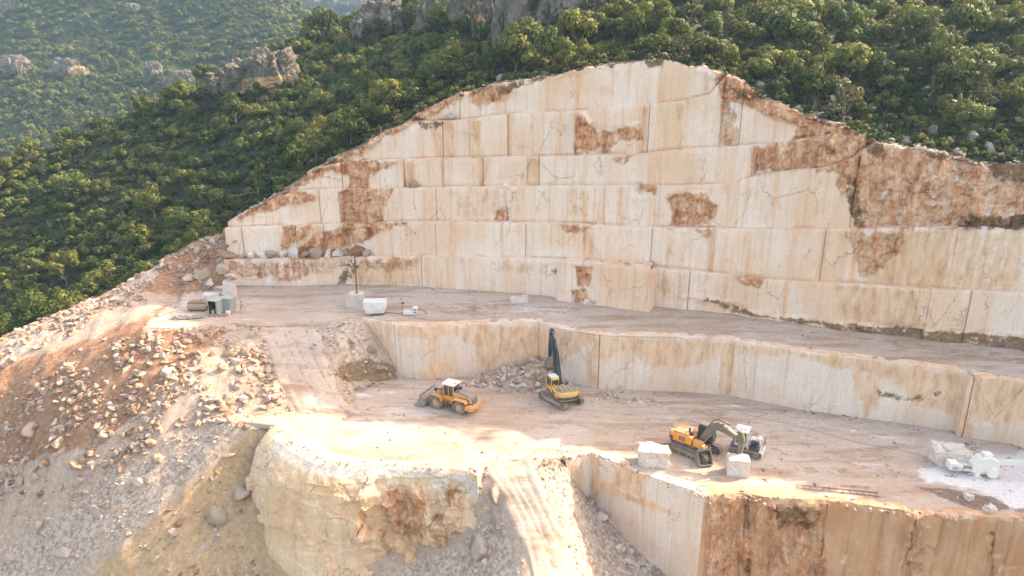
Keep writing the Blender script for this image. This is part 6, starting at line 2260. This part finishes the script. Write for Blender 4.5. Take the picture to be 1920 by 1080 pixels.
# two thin rods leaning behind the power unit
for (x, y, dx, h, w_) in ((681, 570, -.3, 3.3, "left"), (690, 571, -.65, 3.0, "right")):
    q = mid3(x, y)
    b = MB()
    b.tube([(0, 0, 0), (dx * .5, 0, h * .5), (dx, 0, h)], .022)
    b.box((0, 0, .02), (.16, .16, .04), bev=.005)
    o = b.build("rod", M['rust'], None)
    o.location = q
    tag(o, "thin leaning rod behind the white power unit, %s one of two" % w_, "rod")

# grey shed with open front
q = mid3(408, 588)
o = root("site_shed", "small grey green steel shed with a dark open front on the upper floor", "shed", (q[0], q[1] + .2, q[2]), R(-16), .95)
b = MB()
b.box((0, .9, 1.05), (1.55, .06, 1.95), bev=.01)
b.box((.76, 0, 1.05), (.06, 1.85, 1.95), bev=.01)
b.box((-.76, 0, 1.05), (.06, 1.85, 1.95), bev=.01)
b.box((.62, -.9, 1.05), (.3, .06, 1.95), bev=.01)
b.build("wall", M['grey_green'], o)
MB().box((0, 0, 2.07), (1.75, 2.05, .09), bev=.02).build("roof", M['grey_green'], o)
MB().box((0, 0, .06), (1.6, 1.9, .1), bev=.01).build("floor_plate", M['rust'], o)
MB().box((-.72, 0, 1.05), (.02, 1.75, 1.85), bev=.003).box((0, .86, 1.05), (1.4, .02, 1.85), bev=.003).box((.72, 0.1, 1.05), (.02, 1.6, 1.85), bev=.003).build("inner_sheets", M['dark_inside'], o)  # near-black sheets over the inner wall faces
b = MB()
b.box((-.2, -.2, .45), (.8, .8, .7), bev=.05)
b.cyl((.25, -.3, .2), (.25, -.3, .9), .18, seg=12)
b.build("machinery", M['charcoal'], o)
q = mid3(427, 585)
b = MB()
b.prism([(-.7, 0.15), (.72, 0.15), (.85, 2.0), (-.5, 2.1)], -.75, .75, .05)
for k in range(5):
    b.box((-.4 + .25 * k, -.765, 1.1), (.04, .03, 1.6), bev=.005)
b.box((0, 0, .08), (1.3, 1.3, .16), bev=.02)
o = b.build("steel_hopper", M['grey_green'], None)
o.location = (q[0], q[1] + .3, q[2])
o.rotation_euler = (0, 0, R(-8))
tag(o, "grey green steel hopper leaning out beside the open shed", "hopper")
q = mid3(402, 592)
b = MB()
for k in range(4):
    b.box((0, -.35 + .23 * k, .14), (1.3, .15, .05), bev=.01)
for x in (-.55, 0, .55):
    b.box((x, 0, .06), (.10, .95, .11), bev=.01)
o = b.build("pallet", M['wood'], None)
o.location = q
o.rotation_euler = (0, 0, R(-10))
tag(o, "yellowish wooden pallet lying in front of the open shed", "pallet")
q = mid3(400, 590, .17)
b = MB()
b.cyl((0, 0, 0), (0, 0, .38), .15, seg=14, bev=.02)
b.cyl((0, 0, .38), (0, 0, .44), .05, seg=8)
o = b.build("canister", M['light_glass'], None)
o.location = (q[0], q[1], q[2])
tag(o, "pale canister standing on the wooden pallet", "canister")
q = mid3(428, 590)
b = MB()
b.box((0, 0, .24), (.5, .45, .48), bev=.03).box((0, 0, .5), (.54, .49, .05), bev=.01)
o = b.build("crate", M['white_paint'], None)
o.location = q
tag(o, "small pale box in front of the steel hopper", "box")
q = mid3(418, 592)
b = MB()
b.box((0, 0, .15), (1.2, .5, .22), bev=.03).box((0, 0, .04), (1.3, .6, .06), bev=.01)
o = b.build("trough", M['hood_grey'], None)
o.location = q
o.rotation_euler = (0, 0, R(12))
tag(o, "low grey trough between the pallet and the small pale box", "trough")

# lying tank with a frame on top
q = mid3(372, 582)
o = root("tank", "khaki cylindrical tank lying on the upper floor left of the shed", "tank", (q[0], q[1], q[2]), R(-2), 1.0)
MB().cyl((-1.3, 0, .58), (1.25, 0, .58), .52, seg=24, bev=.10).build("barrel", M['khaki'], o, True)
b = MB()
for x in (-.7, .6):
    for y in (-.25, .25):
        b.box((x, y, 1.22), (.06, .06, .34), bev=.01)
b.box((-.05, -.25, 1.38), (1.5, .08, .06), bev=.01)
b.box((-.05, .25, 1.38), (1.5, .08, .06), bev=.01)
b.box((-.05, 0, 1.08), (2.5, .6, .06), bev=.01)
b.build("top_frame", M['rust'], o)
MB().box((-.8, 0, .10), (.22, 1.0, .2), bev=.02).box((.8, 0, .10), (.22, 1.0, .2), bev=.02).build("cradle", M['rust'], o)
MB().cyl((1.25, 0, .45), (1.42, 0, .45), .2, seg=14).build("flange", M['rust'], o, True)
# heap of ragged dark debris, modelled as one crumpled lump
q = mid3(350, 597)
bm = bmesh.new()
bmesh.ops.create_icosphere(bm, subdivisions=5, radius=1)
co = np.array([v.co[:] for v in bm.verts])
n = fbm(co * [1.2, 1, 1] + 4, 1.8, 4)
co = co * (1 + .55 * n)[:, None] * [1.5, .55, .34]
co[:, 2] = np.maximum(co[:, 2], -.02) + .06 * np.abs(fbm(co, 3.0, 3))
for v, c in zip(bm.verts, co):
    v.co = c
me = bpy.data.meshes.new("debris")
bm.to_mesh(me)
bm.free()
me.materials.append(M['hood_grey'])
o = link("debris", me)
o.location = q
o.rotation_euler = (0, 0, R(8))
tag(o, "crumpled dark debris heap near the left edge of the upper floor", "debris")
# tripod
q = mid3(454, 583)
b = MB()
for k in range(3):
    a = k * 2.094 + .4
    b.tube([(math.cos(a) * .5, math.sin(a) * .5, 0), (0, 0, 1.0)], .022)
b.tube([(0, 0, 0), (0, 0, 1.25)], .03)
b.box((0, 0, 1.3), (.16, .14, .16), bev=.02)
o = b.build("tripod", M['charcoal'], None)
o.location = q
tag(o, "thin dark tripod standing right of the shed", "tripod")
# gear by the wall behind the shed
q = mid3(388, 545)
b = MB()
b.box((0, 0, .35), (.9, .6, .5), bev=.05).cyl((-.25, 0, .7), (.3, 0, .7), .2, seg=12).box((0, 0, .08), (1.2, .7, .1), bev=.02)
b.tube([(.4, 0, .4), (.9, 0, .9), (1.5, 0, .3), (2.2, 0, .1)], .05)
o = b.build("compressor", M['hood_grey'], None)
o.location = q
tag(o, "small grey compressor at the foot of the rubble behind the shed", "compressor")
q = mid3(412, 543)
stone_block("marble_block", "flat grey slab beside the small compressor", (q[0], q[1], q[2] - .02), (1.6, .8, .5), R(4), 31, wob=.08)

# rusty ladder lying on the lit edge above the red face
a, b2 = low1(1492, 916), low1(1650, 932)
d = b2 - a
L = float(np.hypot(d[0], d[1]))
b = MB()
b.tube([(0, 0, .06), (L, 0, .06)], .035, 6)
b.tube([(0, .55, .06), (L, .55, .06)], .035, 6)
for k in range(13):
    x = .2 + k * (L - .4) / 12
    b.tube([(x, 0, .06), (x, .55, .06)], .022, 5)
o = b.build("ladder", M['rust'], None)
o.location = (a[0], a[1], a[2] + .03)
o.rotation_euler = (0, 0, math.atan2(d[1], d[0]))
tag(o, "long rusty ladder lying flat on the edge above the red rock face", "ladder")

# cables and hoses trailing over the floors
def cable(pts, f, label, rad=.018):
    P_ = np.array([f(A([x]), A([y]))[0] for x, y in pts]) + [0, 0, .045]
    q, s = resample(P_, .6)
    q[:, 0] += .10 * vnoise(q * .8)
    q[:, 1] += .10 * vnoise(q * .8 + 9)
    b = MB()
    b.tube([tuple(v) for v in q], rad, 5)
    o = b.build("cable", M['hood_grey'], None)
    tag(o, label, "cable")


cable([(1285, 757), (1330, 762), (1400, 772), (1440, 775), (1420, 783), (1400, 779), (1480, 795), (1600, 828), (1720, 852), (1765, 868)], at_low, "long black cable crossing the lower floor from the wall to the quarry saw")
cable([(1040, 616), (1120, 630), (1200, 633), (1280, 634), (1290, 640)], at_mid, "black cable lying along the lip above the rear excavator")
cable([(735, 585), (760, 594), (800, 600), (860, 604), (905, 604)], at_mid, "thin hose running from the power unit along the lip of the wall")
# ---------------------------------------------------------------- the air between here and the far slopes
hz = bpy.data.materials.new("haze")
hz.use_nodes = True
_t = hz.node_tree
_t.nodes.remove(_t.nodes["Principled BSDF"])
_pv = _t.nodes.new("ShaderNodeVolumePrincipled")
_pv.inputs["Color"].default_value = (.40, .68, .90, 1)
_pv.inputs["Density"].default_value = .00022
_pv.inputs["Anisotropy"].default_value = .2
_t.links.new(_pv.outputs[0], _t.nodes["Material Output"].inputs["Volume"])
b = MB()
b.box((0, 900, 100), (4600, 6000, 292), bev=0)
o = b.build("haze", hz, None)
o["kind"] = "stuff"
o["label"] = "thin bluish summer haze over the valley"
